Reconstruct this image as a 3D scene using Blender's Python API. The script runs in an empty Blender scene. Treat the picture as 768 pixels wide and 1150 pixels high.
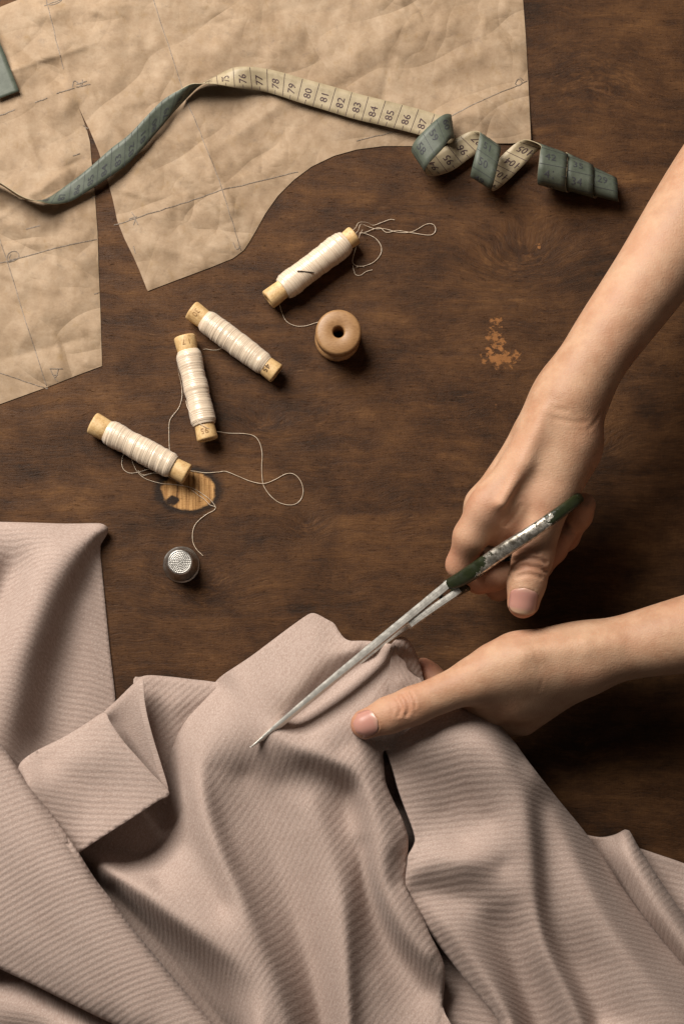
import bpy, bmesh, math, random
import numpy as np
from mathutils import Vector, Matrix
from mathutils.geometry import delaunay_2d_cdt
from mathutils.bvhtree import BVHTree

random.seed(7)
rng = np.random.default_rng(11)
SC = bpy.context.scene
COL = SC.collection
S = 0.00053            # metres per unit of the table plan
NU, NV, CAMH = 300.0, 810.0, 1.0

# ------------------------------------------------------------------ helpers
def W(u, v, z):
    """plan position (u right, v down) seen from straight above at height z (mm) -> metres"""
    u = np.asarray(u, float); v = np.asarray(v, float); z = np.asarray(z, float) * 0.001
    k = 1.0 - z / CAMH
    x = (NU + (u - NU) * k - 384.0) * S
    y = (575.0 - (NV + (v - NV) * k)) * S
    return np.stack(np.broadcast_arrays(x, y, z), -1)

def R(px, z):
    return px * S * (1.0 - z * 0.001 / CAMH)

def catmull(P, n, closed=False):
    P = np.asarray(P, float)
    if closed:
        Q = np.vstack([P[-1], P, P[0], P[1]])
    else:
        Q = np.vstack([2 * P[0] - P[1], P, 2 * P[-1] - P[-2]])
    out = []
    m = len(P) if closed else len(P) - 1
    for i in range(m):
        p0, p1, p2, p3 = Q[i], Q[i + 1], Q[i + 2], Q[i + 3]
        t = np.linspace(0, 1, n, endpoint=False)[:, None]
        out.append(0.5 * (2 * p1 + (p2 - p0) * t + (2 * p0 - 5 * p1 + 4 * p2 - p3) * t ** 2 + (3 * p1 - p0 - 3 * p2 + p3) * t ** 3))
    if not closed:
        out.append(P[-1:])
    return np.vstack(out)

def resample(P, step):
    P = np.asarray(P, float)
    d = np.r_[0, np.cumsum(np.linalg.norm(np.diff(P[:, :2], axis=0), axis=1))]
    n = max(2, int(round(d[-1] / step)) + 1)
    t = np.linspace(0, d[-1], n)
    return np.stack([np.interp(t, d, P[:, k]) for k in range(P.shape[1])], 1)

def tag(o, label, cat, group=None, kind=None):
    if label: o['label'] = label
    if cat: o['category'] = cat
    if group: o['group'] = group
    if kind: o['kind'] = kind
    return o

def empty(name, loc, label, cat, group=None):
    o = bpy.data.objects.new(name, None)
    o.empty_display_size = 0.01
    o.location = Vector(loc)
    COL.objects.link(o)
    return tag(o, label, cat, group)

def mk(name, V, F, mats, parent=None, smooth=True, fmat=None, attrs=None):
    """mesh object from world-space vertices"""
    V = np.asarray(V, float)
    off = np.array(parent.matrix_basis.translation) if parent is not None else None
    if parent is not None and parent.parent is not None:
        off = off + np.array(parent.parent.matrix_basis.translation)
    if off is not None: V = V - off
    me = bpy.data.meshes.new(name)
    me.from_pydata(V.tolist(), [], [tuple(int(i) for i in f) for f in F])
    if not isinstance(mats, (list, tuple)): mats = [mats]
    for m in mats: me.materials.append(m)
    if fmat is not None: me.polygons.foreach_set('material_index', np.asarray(fmat, np.int32))
    if smooth: me.polygons.foreach_set('use_smooth', np.ones(len(me.polygons), bool))
    if attrs:
        for k, a in attrs.items():
            a = np.asarray(a, np.float32)
            if a.ndim == 1:
                at = me.attributes.new(k, 'FLOAT', 'POINT'); at.data.foreach_set('value', a)
            else:
                at = me.attributes.new(k, 'FLOAT_VECTOR', 'POINT'); at.data.foreach_set('vector', a.ravel())
    me.update()
    o = bpy.data.objects.new(name, me)
    COL.objects.link(o)
    if parent is not None: o.parent = parent
    return o

def frames(P):
    P = np.asarray(P, float)
    T = np.gradient(P, axis=0)
    T /= np.linalg.norm(T, axis=1)[:, None] + 1e-12
    N = np.zeros_like(P)
    a = np.array([0, 0, 1.0])
    if abs(T[0] @ a) > 0.9: a = np.array([1.0, 0, 0])
    n = a - T[0] * (a @ T[0]); n /= np.linalg.norm(n)
    for i in range(len(P)):
        n = n - T[i] * (n @ T[i]); n /= np.linalg.norm(n) + 1e-12
        N[i] = n
    return T, N, np.cross(T, N)

def tube(P, r, n=8, ry=None, closed=False, cap=True):
    """tube round a path; r along the binormal, ry along the carried normal"""
    P = np.asarray(P, float); m = len(P)
    r = np.broadcast_to(np.asarray(r, float), (m,)); ry = r if ry is None else np.broadcast_to(np.asarray(ry, float), (m,))
    T, N, B = frames(P)
    a = np.linspace(0, 2 * math.pi, n, endpoint=False)
    V = P[:, None] + N[:, None] * (np.cos(a)[None, :, None] * ry[:, None, None]) + B[:, None] * (np.sin(a)[None, :, None] * r[:, None, None])
    V = V.reshape(-1, 3)
    F = []
    for i in range(m if closed else m - 1):
        i2 = (i + 1) % m
        for j in range(n):
            j2 = (j + 1) % n
            F.append((i * n + j, i2 * n + j, i2 * n + j2, i * n + j2)[::-1])
    if cap and not closed:
        F.append(tuple(range(n))); F.append(tuple((m - 1) * n + j for j in range(n - 1, -1, -1)))
    return V, F

def lathe(prof, n=48, c=(0, 0, 0), ax=(0, 0, 1), closed_prof=False, rfun=None):
    """prof: list of (radius, height along ax)"""
    ax = np.array(ax, float); ax /= np.linalg.norm(ax)
    h = np.array([0, 0, 1.0]) if abs(ax[2]) < 0.9 else np.array([1.0, 0, 0])
    e1 = h - ax * (h @ ax); e1 /= np.linalg.norm(e1); e2 = np.cross(ax, e1)
    prof = np.asarray(prof, float); m = len(prof)
    a = np.linspace(0, 2 * math.pi, n, endpoint=False)
    rr = np.repeat(prof[:, 0][:, None], n, 1)
    if rfun is not None: rr = rfun(rr, prof[:, 1][:, None], a[None, :])
    V = np.array(c)[None, None] + e1 * (rr * np.cos(a))[..., None] + e2 * (rr * np.sin(a))[..., None] + ax * np.repeat(prof[:, 1][:, None], n, 1)[..., None]
    F = []
    for i in range(m if closed_prof else m - 1):
        i2 = (i + 1) % m
        for j in range(n):
            j2 = (j + 1) % n
            F.append((i * n + j, i * n + j2, i2 * n + j2, i2 * n + j))
    return V.reshape(-1, 3), F

def merge(*parts):
    V, F, k = [], [], 0
    for v, f in parts:
        V.append(np.asarray(v)); F += [tuple(i + k for i in q) for q in f]; k += len(v)
    return np.vstack(V), F

def inside_poly(P, poly):
    x, y = P[:, 0], P[:, 1]; res = np.zeros(len(P), bool)
    n = len(poly)
    for i in range(n):
        x1, y1 = poly[i]; x2, y2 = poly[(i + 1) % n]
        if y1 == y2: continue
        c = ((y1 > y) != (y2 > y)) & (x < (x2 - x1) * (y - y1) / (y2 - y1) + x1)
        res ^= c
    return res

def poly_dist(P, poly):
    poly = np.asarray(poly, float); d = np.full(len(P), 1e9); n = len(poly)
    for i in range(n):
        a = poly[i]; b = poly[(i + 1) % n]; ab = b - a
        t = np.clip(((P - a) @ ab) / (ab @ ab + 1e-12), 0, 1)
        d = np.minimum(d, np.linalg.norm(P - a - t[:, None] * ab, axis=1))
    return d

def fill_poly(poly, step):
    """triangulate a plan outline with evenly spread inner vertices -> pts, faces, boundary count"""
    b = resample(np.vstack([poly, poly[:1]]), step)[:-1]
    lo, hi = b.min(0), b.max(0)
    gx = np.arange(lo[0], hi[0], step); gy = np.arange(lo[1], hi[1], step * 0.87)
    X, Y = np.meshgrid(gx, gy)
    X = X + (np.arange(len(gy)) % 2)[:, None] * step * 0.5
    G = np.stack([X.ravel(), Y.ravel()], 1)
    G = G[inside_poly(G, b)]
    G = G[poly_dist(G, b) > step * 0.55]
    pts = np.vstack([b, G]); nb = len(b)
    edges = [(i, (i + 1) % nb) for i in range(nb)]
    v, e, f, *_ = delaunay_2d_cdt([Vector(p) for p in pts], edges, [], 1, 1e-4)
    v = np.array([tuple(p) for p in v])
    return v, [tuple(q) for q in f], nb

def tps(C, z, Q, lam=0.002, kind='tps'):
    C = np.asarray(C, float) / 100.0; Q = np.asarray(Q, float) / 100.0
    def K(d):
        return np.where(d > 1e-9, d * d * np.log(d + 1e-12), 0.0) if kind == 'tps' else -d
    n = len(C)
    D = np.linalg.norm(C[:, None] - C[None], axis=2)
    A = np.zeros((n + 3, n + 3)); A[:n, :n] = K(D) + np.eye(n) * lam
    A[:n, n] = 1; A[:n, n + 1:] = C; A[n, :n] = 1; A[n + 1:, :n] = C.T
    w = np.linalg.solve(A, np.r_[z, 0, 0, 0])
    out = np.empty(len(Q))
    for s in range(0, len(Q), 4000):
        q = Q[s:s + 4000]
        d = np.linalg.norm(q[:, None] - C[None], axis=2)
        out[s:s + 4000] = K(d) @ w[:n] + w[n] + q @ w[n + 1:]
    return out

# value noise for modelling (not for shading)
_tab = rng.random((256, 256))
def vnoise(x, y):
    xi = np.floor(x).astype(int); yi = np.floor(y).astype(int)
    fx = x - xi; fy = y - yi
    fx = fx * fx * (3 - 2 * fx); fy = fy * fy * (3 - 2 * fy)
    g = lambda i, j: _tab[i & 255, j & 255]
    return (g(xi, yi) * (1 - fx) + g(xi + 1, yi) * fx) * (1 - fy) + (g(xi, yi + 1) * (1 - fx) + g(xi + 1, yi + 1) * fx) * fy
def fbm(x, y, o=4):
    r = 0; a = 0.5
    for k in range(o):
        r = r + a * vnoise(x * 2 ** k + 17 * k, y * 2 ** k + 5 * k); a *= 0.5
    return r

# ------------------------------------------------------------------ node helper
class NB:
    def __init__(s, name):
        s.m = bpy.data.materials.new(name); s.m.use_nodes = True
        s.t = s.m.node_tree; s.N = s.t.nodes; s.L = s.t.links
        s.N.clear()
        s.out = s.N.new('ShaderNodeOutputMaterial'); s.b = s.N.new('ShaderNodeBsdfPrincipled')
        s.L.new(s.b.outputs[0], s.out.inputs[0])
    def set(s, k, v):
        s.put(v, s.b.inputs[k])
    def put(s, v, sock):
        if isinstance(v, bpy.types.NodeSocket): s.L.new(v, sock)
        else:
            if sock.type == 'RGBA' and len(v) == 3: v = (*v, 1)
            sock.default_value = v
    def obj(s): return s.N.new('ShaderNodeTexCoord').outputs['Object']
    def attr(s, name, out='Fac'):
        n = s.N.new('ShaderNodeAttribute'); n.attribute_name = name; return n.outputs[out]
    def math(s, op, a, b=0.0, c=0.0, clamp=False):
        n = s.N.new('ShaderNodeMath'); n.operation = op; n.use_clamp = clamp
        s.put(a, n.inputs[0]); s.put(b, n.inputs[1]); s.put(c, n.inputs[2]); return n.outputs[0]
    def vm(s, op, a, b=(0, 0, 0)):
        n = s.N.new('ShaderNodeVectorMath'); n.operation = op
        s.put(a, n.inputs[0])
        if op == 'SCALE': s.put(b, n.inputs['Scale'])
        else: s.put(b, n.inputs[1])
        return n.outputs['Value'] if op in ('LENGTH', 'DISTANCE', 'DOT_PRODUCT') else n.outputs[0]
    def sep(s, v):
        n = s.N.new('ShaderNodeSeparateXYZ'); s.put(v, n.inputs[0]); return n.outputs
    def com(s, x=0.0, y=0.0, z=0.0):
        n = s.N.new('ShaderNodeCombineXYZ')
        for i, a in enumerate((x, y, z)): s.put(a, n.inputs[i])
        return n.outputs[0]
    def noise(s, v, scale=1.0, detail=4.0, rough=0.5, dist=0.0, col=False):
        n = s.N.new('ShaderNodeTexNoise'); s.put(v, n.inputs['Vector'])
        n.inputs['Scale'].default_value = scale; n.inputs['Detail'].default_value = detail
        n.inputs['Roughness'].default_value = rough; n.inputs['Distortion'].default_value = dist
        return n.outputs['Color' if col else 'Fac']
    def voro(s, v, scale=1.0, feature='F1', rand=1.0, out='Distance'):
        n = s.N.new('ShaderNodeTexVoronoi'); n.feature = feature; s.put(v, n.inputs['Vector'])
        n.inputs['Scale'].default_value = scale; n.inputs['Randomness'].default_value = rand
        return n.outputs[out]
    def ramp(s, f, stops, interp='LINEAR'):
        n = s.N.new('ShaderNodeValToRGB'); s.put(f, n.inputs[0]); n.color_ramp.interpolation = interp
        e = n.color_ramp.elements
        while len(e) < len(stops): e.new(0.5)
        for k, (p, c) in zip(e, stops):
            k.position = p; k.color = (c, c, c, 1) if isinstance(c, (int, float)) else (*c, 1)
        return n.outputs[0]
    def mapr(s, f, a, b, c=0.0, d=1.0, smooth=True):
        n = s.N.new('ShaderNodeMapRange'); n.interpolation_type = 'SMOOTHSTEP' if smooth else 'LINEAR'
        s.put(f, n.inputs[0])
        for i, x in enumerate((a, b, c, d)): n.inputs[i + 1].default_value = x
        return n.outputs[0]
    def mix(s, f, a, b, mode='MIX'):
        n = s.N.new('ShaderNodeMix'); n.data_type = 'RGBA'; n.blend_type = mode
        s.put(f, n.inputs[0]); s.put(a, n.inputs[6]); s.put(b, n.inputs[7]); return n.outputs[2]
    def bump(s, h, strength=0.5, dist=0.001, normal=None):
        n = s.N.new('ShaderNodeBump'); n.inputs['Strength'].default_value = strength; n.inputs['Distance'].default_value = dist
        s.put(h, n.inputs['Height'])
        if normal is not None: s.put(normal, n.inputs['Normal'])
        return n.outputs[0]

# ------------------------------------------------------------------ materials
def wood_table():
    n = NB('stained_walnut_table')
    q = n.vm('SCALE', n.obj(), 1.0 / S)
    big = n.noise(n.vm('MULTIPLY', q, (0.0035, 0.006, 0.0)), 1, 3, 0.55, col=True)
    q1 = n.vm('ADD', q, n.vm('MULTIPLY', n.vm('SUBTRACT', big, (0.5, 0.5, 0.5)), (26, 46, 0)))
    rip = n.noise(n.vm('MULTIPLY', q, (0.022, 0.03, 0)), 1, 2, 0.5, col=True)
    q1 = n.vm('ADD', q1, n.vm('MULTIPLY', n.vm('SUBTRACT', rip, (0.5, 0.5, 0.5)), (6, 9, 0)))
    knots = [(592, 288, 34, 38), (668, 505, 20, 18), (225, 660, 30, 12), (345, 592, 14, 14), (300, 478, 20, 14), (660, 90, 40, -14), (640, 200, 26, 14), (640, 840, 30, 14)]
    kmask = None
    for (u, v, r, A) in knots:
        d = n.vm('LENGTH', n.vm('MULTIPLY', n.vm('SUBTRACT', q, (u - 384, 575 - v, 0)), (0.62 / r, 1.0 / r, 0)))
        g = n.math('POWER', 2.718, n.math('MULTIPLY', n.math('MULTIPLY', d, d), -1.0))
        q1 = n.vm('ADD', q1, n.com(0.0, n.math('MULTIPLY', g, float(A)), 0.0))
        kmask = g if kmask is None else n.math('MAXIMUM', kmask, g)
    streak = n.noise(n.vm('MULTIPLY', q1, (0.007, 0.070, 0)), 1, 7, 0.66, 0.25)
    fibre = n.noise(n.vm('MULTIPLY', q1, (0.060, 0.60, 0)), 1, 6, 0.78)
    gritty = n.noise(n.vm('MULTIPLY', q1, (0.35, 0.75, 0)), 1, 4, 0.75)
    pores = n.noise(n.vm('MULTIPLY', q1, (0.11, 0.62, 0)), 1, 4, 0.66, 0.3)
    cloud = n.noise(n.vm('MULTIPLY', q, (0.008, 0.013, 0)), 1, 4, 0.6)
    blot = n.noise(n.vm('MULTIPLY', q1, (0.026, 0.040, 0)), 1, 6, 0.70)
    weave = n.noise(n.vm('MULTIPLY', q, (0.75, 0.09, 0)), 1, 2, 0.5)
    f = n.math('ADD', n.math('MULTIPLY', streak, 0.36), n.math('ADD', n.math('MULTIPLY', fibre, 0.38), n.math('MULTIPLY', gritty, 0.10)))
    f = n.math('ADD', f, n.math('MULTIPLY', n.math('SUBTRACT', cloud, 0.5), 0.56))
    f = n.math('ADD', f, n.math('MULTIPLY', n.math('SUBTRACT', blot, 0.5), 0.40))
    f = n.math('ADD', f, n.math('MULTIPLY', n.math('SUBTRACT', weave, 0.5), 0.10))
    c = n.ramp(f, [(0.25, (0.018, 0.0075, 0.0026)), (0.38, (0.046, 0.0190, 0.0064)), (0.50, (0.080, 0.0350, 0.0120)), (0.66, (0.148, 0.070, 0.025))])
    dark = n.mapr(pores, 0.60, 0.74)
    c = n.mix(n.math('MULTIPLY', dark, 0.70), c, (0.014, 0.007, 0.0036))
    pale = n.mapr(n.noise(n.vm('MULTIPLY', q1, (0.05, 0.50, 0)), 1, 5, 0.75, 0.2), 0.58, 0.74)
    c = n.mix(n.math('MULTIPLY', pale, 0.42), c, (0.17, 0.095, 0.045))
    # knots: darker, redder, with a mottled heart
    kn = n.noise(n.vm('MULTIPLY', q1, (0.05, 0.11, 0)), 1, 5, 0.7, 1.2)
    km = n.math('MULTIPLY', kmask, n.mapr(kn, 0.42, 0.62))
    c = n.mix(n.math('MULTIPLY', km, 0.75), c, (0.024, 0.0105, 0.0048))
    km2 = n.math('MULTIPLY', kmask, n.mapr(kn, 0.46, 0.32))
    c = n.mix(n.math('MULTIPLY', km2, 0.45), c, (0.15, 0.070, 0.028))
    # chipped stain showing raw orange wood
    for (u, v, ru, rv, th) in [(562, 402, 19, 10, 0.45), (556, 382, 11, 16, 0.49), (557, 362, 8, 13, 0.53), (604, 277, 5, 3, 0.50), (572, 312, 10, 5, 0.62), (556, 462, 5, 20, 0.63), (655, 178, 20, 26, 0.66), (608, 352, 16, 14, 0.64)]:
        d = n.vm('LENGTH', n.vm('MULTIPLY', n.vm('SUBTRACT', q, (u - 384, 575 - v, 0)), (1.0 / ru, 1.0 / rv, 0)))
        t = n.math('SUBTRACT', n.noise(n.vm('MULTIPLY', q, (0.13, 0.16, 0)), 1, 5, 0.65), n.math('MULTIPLY', n.math('MULTIPLY', d, d), 0.11))
        m = n.mapr(t, th - 0.07, th + 0.03)
        c = n.mix(n.math('MULTIPLY', m, 0.78 if th < 0.6 else 0.45), c, n.mix(fibre, (0.14, 0.055, 0.017), (0.40, 0.175, 0.055)))
    # the raw oval patch set in the veneer, grain running across
    qd = n.vm('ADD', q, n.vm('MULTIPLY', n.vm('SUBTRACT', n.noise(n.vm('SCALE', q, 0.09), 1, 5, 0.65, col=True), (0.5, 0.5, 0.5)), (12, 8, 0)))
    d = n.vm('LENGTH', n.vm('MULTIPLY', n.vm('SUBTRACT', qd, (212 - 384, 575 - 551, 0)), (1 / 31.0, 1 / 22.0, 0)))
    c = n.mix(n.math('MULTIPLY', n.mapr(d, 1.42, 1.08), 0.88), c, (0.011, 0.006, 0.0035))
    pg = n.noise(n.vm('MULTIPLY', q, (0.34, 0.022, 0)), 1, 5, 0.6, 0.5)
    pc = n.ramp(pg, [(0.30, (0.075, 0.033, 0.010)), (0.42, (0.27, 0.135, 0.046)), (0.58, (0.43, 0.235, 0.088)), (0.75, (0.54, 0.32, 0.14))])
    # burnt bite out of its lower left edge
    bite = n.vm('LENGTH', n.vm('MULTIPLY', n.vm('SUBTRACT', qd, (193 - 384, 575 - 562, 0)), (1 / 7.0, 1 / 5.0, 0)))
    pm = n.math('MULTIPLY', n.mapr(d, 1.04, 0.90), n.mapr(bite, 0.8, 1.25))
    c = n.mix(pm, c, pc)
    n.set('Base Color', c)
    n.set('Roughness', n.mapr(streak, 0.3, 0.7, 0.46, 0.62))
    n.set('Specular IOR Level', 0.16)
    h = n.math('ADD', n.math('MULTIPLY', fibre, 0.6), n.math('MULTIPLY', dark, -0.5))
    h = n.math('ADD', h, n.math('MULTIPLY', streak, 0.8))
    n.set('Normal', n.bump(n.math('ADD', h, n.math('MULTIPLY', gritty, 0.5)), 0.7, 0.0007))
    return n.m

def paper_mat():
    n = NB('kraft_pattern_paper')
    q = n.vm('SCALE', n.obj(), 1.0 / S)
    a = n.noise(n.vm('SCALE', q, 0.075), 1, 5, 0.62)
    b = n.noise(n.vm('SCALE', q, 0.012), 1, 3, 0.5)
    fleck = n.noise(n.vm('MULTIPLY', q, (0.32, 0.40, 0)), 1, 4, 0.7)
    f = n.math('ADD', n.math('MULTIPLY', a, 0.45), n.math('MULTIPLY', b, 0.32))
    f = n.math('ADD', f, n.math('MULTIPLY', fleck, 0.23))
    c = n.ramp(f, [(0.34, (0.225, 0.150, 0.090)), (0.50, (0.300, 0.210, 0.134)), (0.64, (0.362, 0.266, 0.180))])
    st = n.mapr(n.noise(n.vm('MULTIPLY', q, (0.085, 0.10, 0)), 1, 7, 0.78, 0.3), 0.53, 0.70)
    c = n.mix(n.math('MULTIPLY', st, 0.50), c, (0.185, 0.135, 0.095))
    br = n.mapr(n.noise(n.vm('MULTIPLY', q, (0.055, 0.042, 0)), 1, 7, 0.74, 0.2), 0.54, 0.72)
    c = n.mix(n.math('MULTIPLY', br, 0.55), c, (0.245, 0.155, 0.070))
    c = n.mix(n.math('MULTIPLY', n.mapr(fleck, 0.60, 0.72), 0.30), c, (0.16, 0.11, 0.07))
    n.set('Base Color', c); n.set('Roughness', 0.68); n.set('Specular IOR Level', 0.25)
    # crumple: sharp-valleyed relief, stronger in some areas than others
    def crease(ang, sx, sy, off, det=1.0):
        ca, sa = math.cos(ang), math.sin(ang)
        x = n.vm('DOT_PRODUCT', q, (ca * sx, sa * sx, 0)); y = n.vm('DOT_PRODUCT', q, (-sa * sy, ca * sy, 0))
        return n.math('ABSOLUTE', n.math('SUBTRACT', n.noise(n.com(x, y, off), 1, det, 0.45), 0.5))
    msk = n.mapr(n.noise(n.vm('SCALE', q, 0.010), 1, 2, 0.5), 0.36, 0.64, 0.35, 1.0)
    h = n.math('MULTIPLY', crease(-0.75, 0.0050, 0.0135, 3.0), 1.7)
    h = n.math('ADD', h, n.math('MULTIPLY', crease(0.35, 0.0065, 0.018, 7.0), 1.05))
    h = n.math('ADD', h, n.math('MULTIPLY', crease(1.3, 0.016, 0.030, 11.0, 1.0), 0.30))
    h = n.math('ADD', h, n.math('MULTIPLY', n.math('MULTIPLY', crease(-0.4, 0.050, 0.075, 15.0, 1.0), msk), 0.11))
    h = n.math('MULTIPLY', h, msk)
    b1 = n.bump(h, 1.0, 0.0105)
    n.set('Normal', n.bump(fleck, 0.25, 0.0003, b1))
    return n.m

def simple(name, col, rough=0.5, metal=0.0, spec=0.5, nscale=0, namt=0.3, bump=0.0, bscale=None):
    n = NB(name)
    if nscale:
        x = n.noise(n.obj(), nscale, 5, 0.6)
        c = n.mix(n.mapr(x, 0.3, 0.7), tuple(k * (1 - namt) for k in col), tuple(min(1, k * (1 + namt)) for k in col))
        n.set('Base Color', c)
        if bump: n.set('Normal', n.bump(x if bscale is None else n.noise(n.obj(), bscale, 4, 0.6), bump, 0.0005))
    else:
        n.set('Base Color', col)
    n.set('Roughness', rough); n.set('Metallic', metal); n.set('Specular IOR Level', spec)
    return n.m

def bobbin_wood():
    n = NB('pale_bobbin_wood')
    p = n.obj()
    a = n.noise(n.vm('SCALE', p, 900), 1, 4, 0.7, 0.4); b = n.noise(p, 220, 4, 0.6)
    c = n.ramp(n.math('ADD', n.math('MULTIPLY', a, 0.5), n.math('MULTIPLY', b, 0.5)), [(0.30, (0.33, 0.185, 0.070)), (0.50, (0.56, 0.37, 0.17)), (0.68, (0.68, 0.49, 0.26))])
    n.set('Base Color', c); n.set('Roughness', 0.5); n.set('Normal', n.bump(a, 0.25, 0.0004))
    return n.m

def reel_wood():
    n = NB('turned_reel_wood')
    p = n.obj()
    a = n.noise(n.vm('MULTIPLY', p, (380, 1500, 300)), 1, 4, 0.65, 0.3); b = n.noise(p, 90, 3, 0.6)
    c = n.ramp(n.math('ADD', n.math('MULTIPLY', a, 0.55), n.math('MULTIPLY', b, 0.45)), [(0.3, (0.19, 0.094, 0.036)), (0.5, (0.295, 0.160, 0.068)), (0.7, (0.375, 0.222, 0.104))])
    n.set('Base Color', c); n.set('Roughness', 0.48); n.set('Normal', n.bump(a, 0.2, 0.0004))
    return n.m

def silk():
    n = NB('cream_silk_thread')
    p = n.obj()
    t = n.attr('wind')                       # winds round and round the bobbin
    w = n.noise(n.com(n.math('MULTIPLY', t, 1.0), 0.0, 0.0), 1.0, 2, 0.5)
    b = n.noise(p, 260, 4, 0.6)
    c = n.mix(n.mapr(w, 0.35, 0.65), (0.50, 0.385, 0.270), (0.74, 0.625, 0.490))
    c = n.mix(n.math('MULTIPLY', n.mapr(b, 0.45, 0.75), 0.45), c, (0.55, 0.41, 0.295))
    n.set('Base Color', c); n.set('Roughness', 0.26); n.set('Specular IOR Level', 0.7)
    n.set('Sheen Weight', 0.2)
    n.set('Normal', n.bump(n.math('ADD', n.math('MULTIPLY', w, 0.8), n.math('MULTIPLY', b, 0.3)), 0.75, 0.0005))
    return n.m

def tape_mat(name, c0, c1, c2):
    n = NB(name)
    p = n.obj()
    a = n.noise(p, 160, 5, 0.65); w = n.noise(n.vm('SCALE', p, 2600), 1, 2, 0.5)
    c = n.ramp(a, [(0.3, c0), (0.5, c1), (0.72, c2)])
    n.set('Base Color', c); n.set('Roughness', 0.5); n.set('Specular IOR Level', 0.4)
    n.set('Normal', n.bump(w, 0.25, 0.0003))
    return n.m

def cloth_mat():
    n = NB('ribbed_taupe_cloth')
    ph = n.attr('rib')
    ac = n.attr('across')
    p = n.obj()
    jit = n.noise(n.com(n.math('MULTIPLY', ac, 0.30), n.math('MULTIPLY', ph, 0.5), 0.0), 1, 2, 0.5)
    ph2 = n.math('ADD', ph, n.math('MULTIPLY', n.math('SUBTRACT', jit, 0.5), 0.35))
    rib = n.math('SINE', n.math('MULTIPLY', ph2, 6.2832))
    rib = n.math('ADD', n.math('MULTIPLY', rib, 0.5), 0.5)
    # crepe knit: small beads set in slanting rows along each wale
    kx = n.math('ADD', n.math('MULTIPLY', ac, 3.3), n.math('MULTIPLY', ph, 1.6)); ky = n.math('MULTIPLY', ph, 4.0)
    bead = n.voro(n.com(kx, ky, 0.0), 1, 'F1', 0.85)
    knit = n.noise(n.com(n.math('MULTIPLY', ac, 3.0), n.math('MULTIPLY', ph, 4.2), 0.0), 1, 2, 0.7)
    strength = n.math('MULTIPLY', n.attr('ribamp'), n.mapr(n.noise(p, 16, 2, 0.5), 0.35, 0.65, 0.6, 1.0))
    soft = n.noise(p, 30, 3, 0.5)
    c = n.mix(n.mapr(soft, 0.3, 0.7), (0.362, 0.278, 0.240), (0.394, 0.306, 0.266))
    c = n.mix(n.math('MULTIPLY', n.mapr(bead, 0.30, 0.80), 0.40), c, (0.250, 0.170, 0.138))
    c = n.mix(n.math('MULTIPLY', n.mapr(knit, 0.55, 0.72), 0.36), c, (0.64, 0.53, 0.465))
    c = n.mix(n.math('MULTIPLY', n.mapr(knit, 0.45, 0.30), 0.36), c, (0.23, 0.155, 0.125))
    n.set('Base Color', c); n.set('Roughness', 0.85); n.set('Specular IOR Level', 0.12)
    n.set('Sheen Weight', 0.05); n.set('Sheen Roughness', 0.5)
    b1 = n.bump(n.math('MULTIPLY', rib, strength), 1.0, 0.00034)
    h = n.math('ADD', n.math('MULTIPLY', bead, -0.5), n.math('MULTIPLY', knit, 0.4))
    n.set('Normal', n.bump(h, 0.40, 0.0005, b1))
    return n.m

def skin_mat():
    n = NB('warm_skin')
    p = n.obj()
    red = n.attr('flush'); pale = n.attr('pale')
    mot = n.noise(p, 80, 6, 0.68); fine = n.noise(p, 520, 4, 0.6)
    c = n.mix(n.mapr(mot, 0.3, 0.7), (0.365, 0.198, 0.118), (0.465, 0.285, 0.182))
    c = n.mix(n.math('MULTIPLY', red, 0.80), c, (0.43, 0.175, 0.112))
    c = n.mix(n.math('MULTIPLY', pale, 0.5), c, (0.60, 0.41, 0.28))
    c = n.mix(n.math('MULTIPLY', n.mapr(fine, 0.58, 0.75), 0.22), c, (0.37, 0.19, 0.115))
    big = n.noise(p, 24, 3, 0.55)
    c = n.mix(n.math('MULTIPLY', n.mapr(big, 0.46, 0.66), 0.30), c, (0.41, 0.185, 0.110))
    spk = n.mapr(n.noise(p, 950, 3, 0.65), 0.62, 0.76)
    c = n.mix(n.math('MULTIPLY', spk, 0.28), c, (0.33, 0.155, 0.090))
    n.set('Base Color', c)
    n.set('Roughness', n.mapr(mot, 0.3, 0.7, 0.50, 0.62)); n.set('Specular IOR Level', 0.32)
    n.set('Subsurface Weight', 0.08); n.set('Subsurface Radius', (0.009, 0.0035, 0.0018)); n.set('Subsurface Scale', 0.35)
    pz = n.voro(n.vm('MULTIPLY', p, (1150, 1150, 1150)), 1, 'F1')
    line = n.noise(n.vm('MULTIPLY', p, (420, 900, 600)), 1, 4, 0.65, 0.6)
    h = n.math('ADD', n.math('MULTIPLY', pz, 0.30), n.math('MULTIPLY', line, 0.55))
    n.set('Normal', n.bump(h, 0.75, 0.00040))
    return n.m

def nail_mat():
    n = NB('natural_nail')
    t = n.attr('tip')
    c = n.ramp(t, [(0.0, (0.46, 0.28, 0.21)), (0.18, (0.42, 0.205, 0.165)), (0.76, (0.43, 0.215, 0.172)), (0.88, (0.45, 0.28, 0.19)), (1.0, (0.50, 0.35, 0.23))])
    n.set('Base Color', c); n.set('Roughness', 0.30); n.set('Specular IOR Level', 0.45)
    n.set('Subsurface Weight', 0.05); n.set('Subsurface Radius', (0.004, 0.002, 0.001)); n.set('Subsurface Scale', 0.3)
    return n.m

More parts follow.
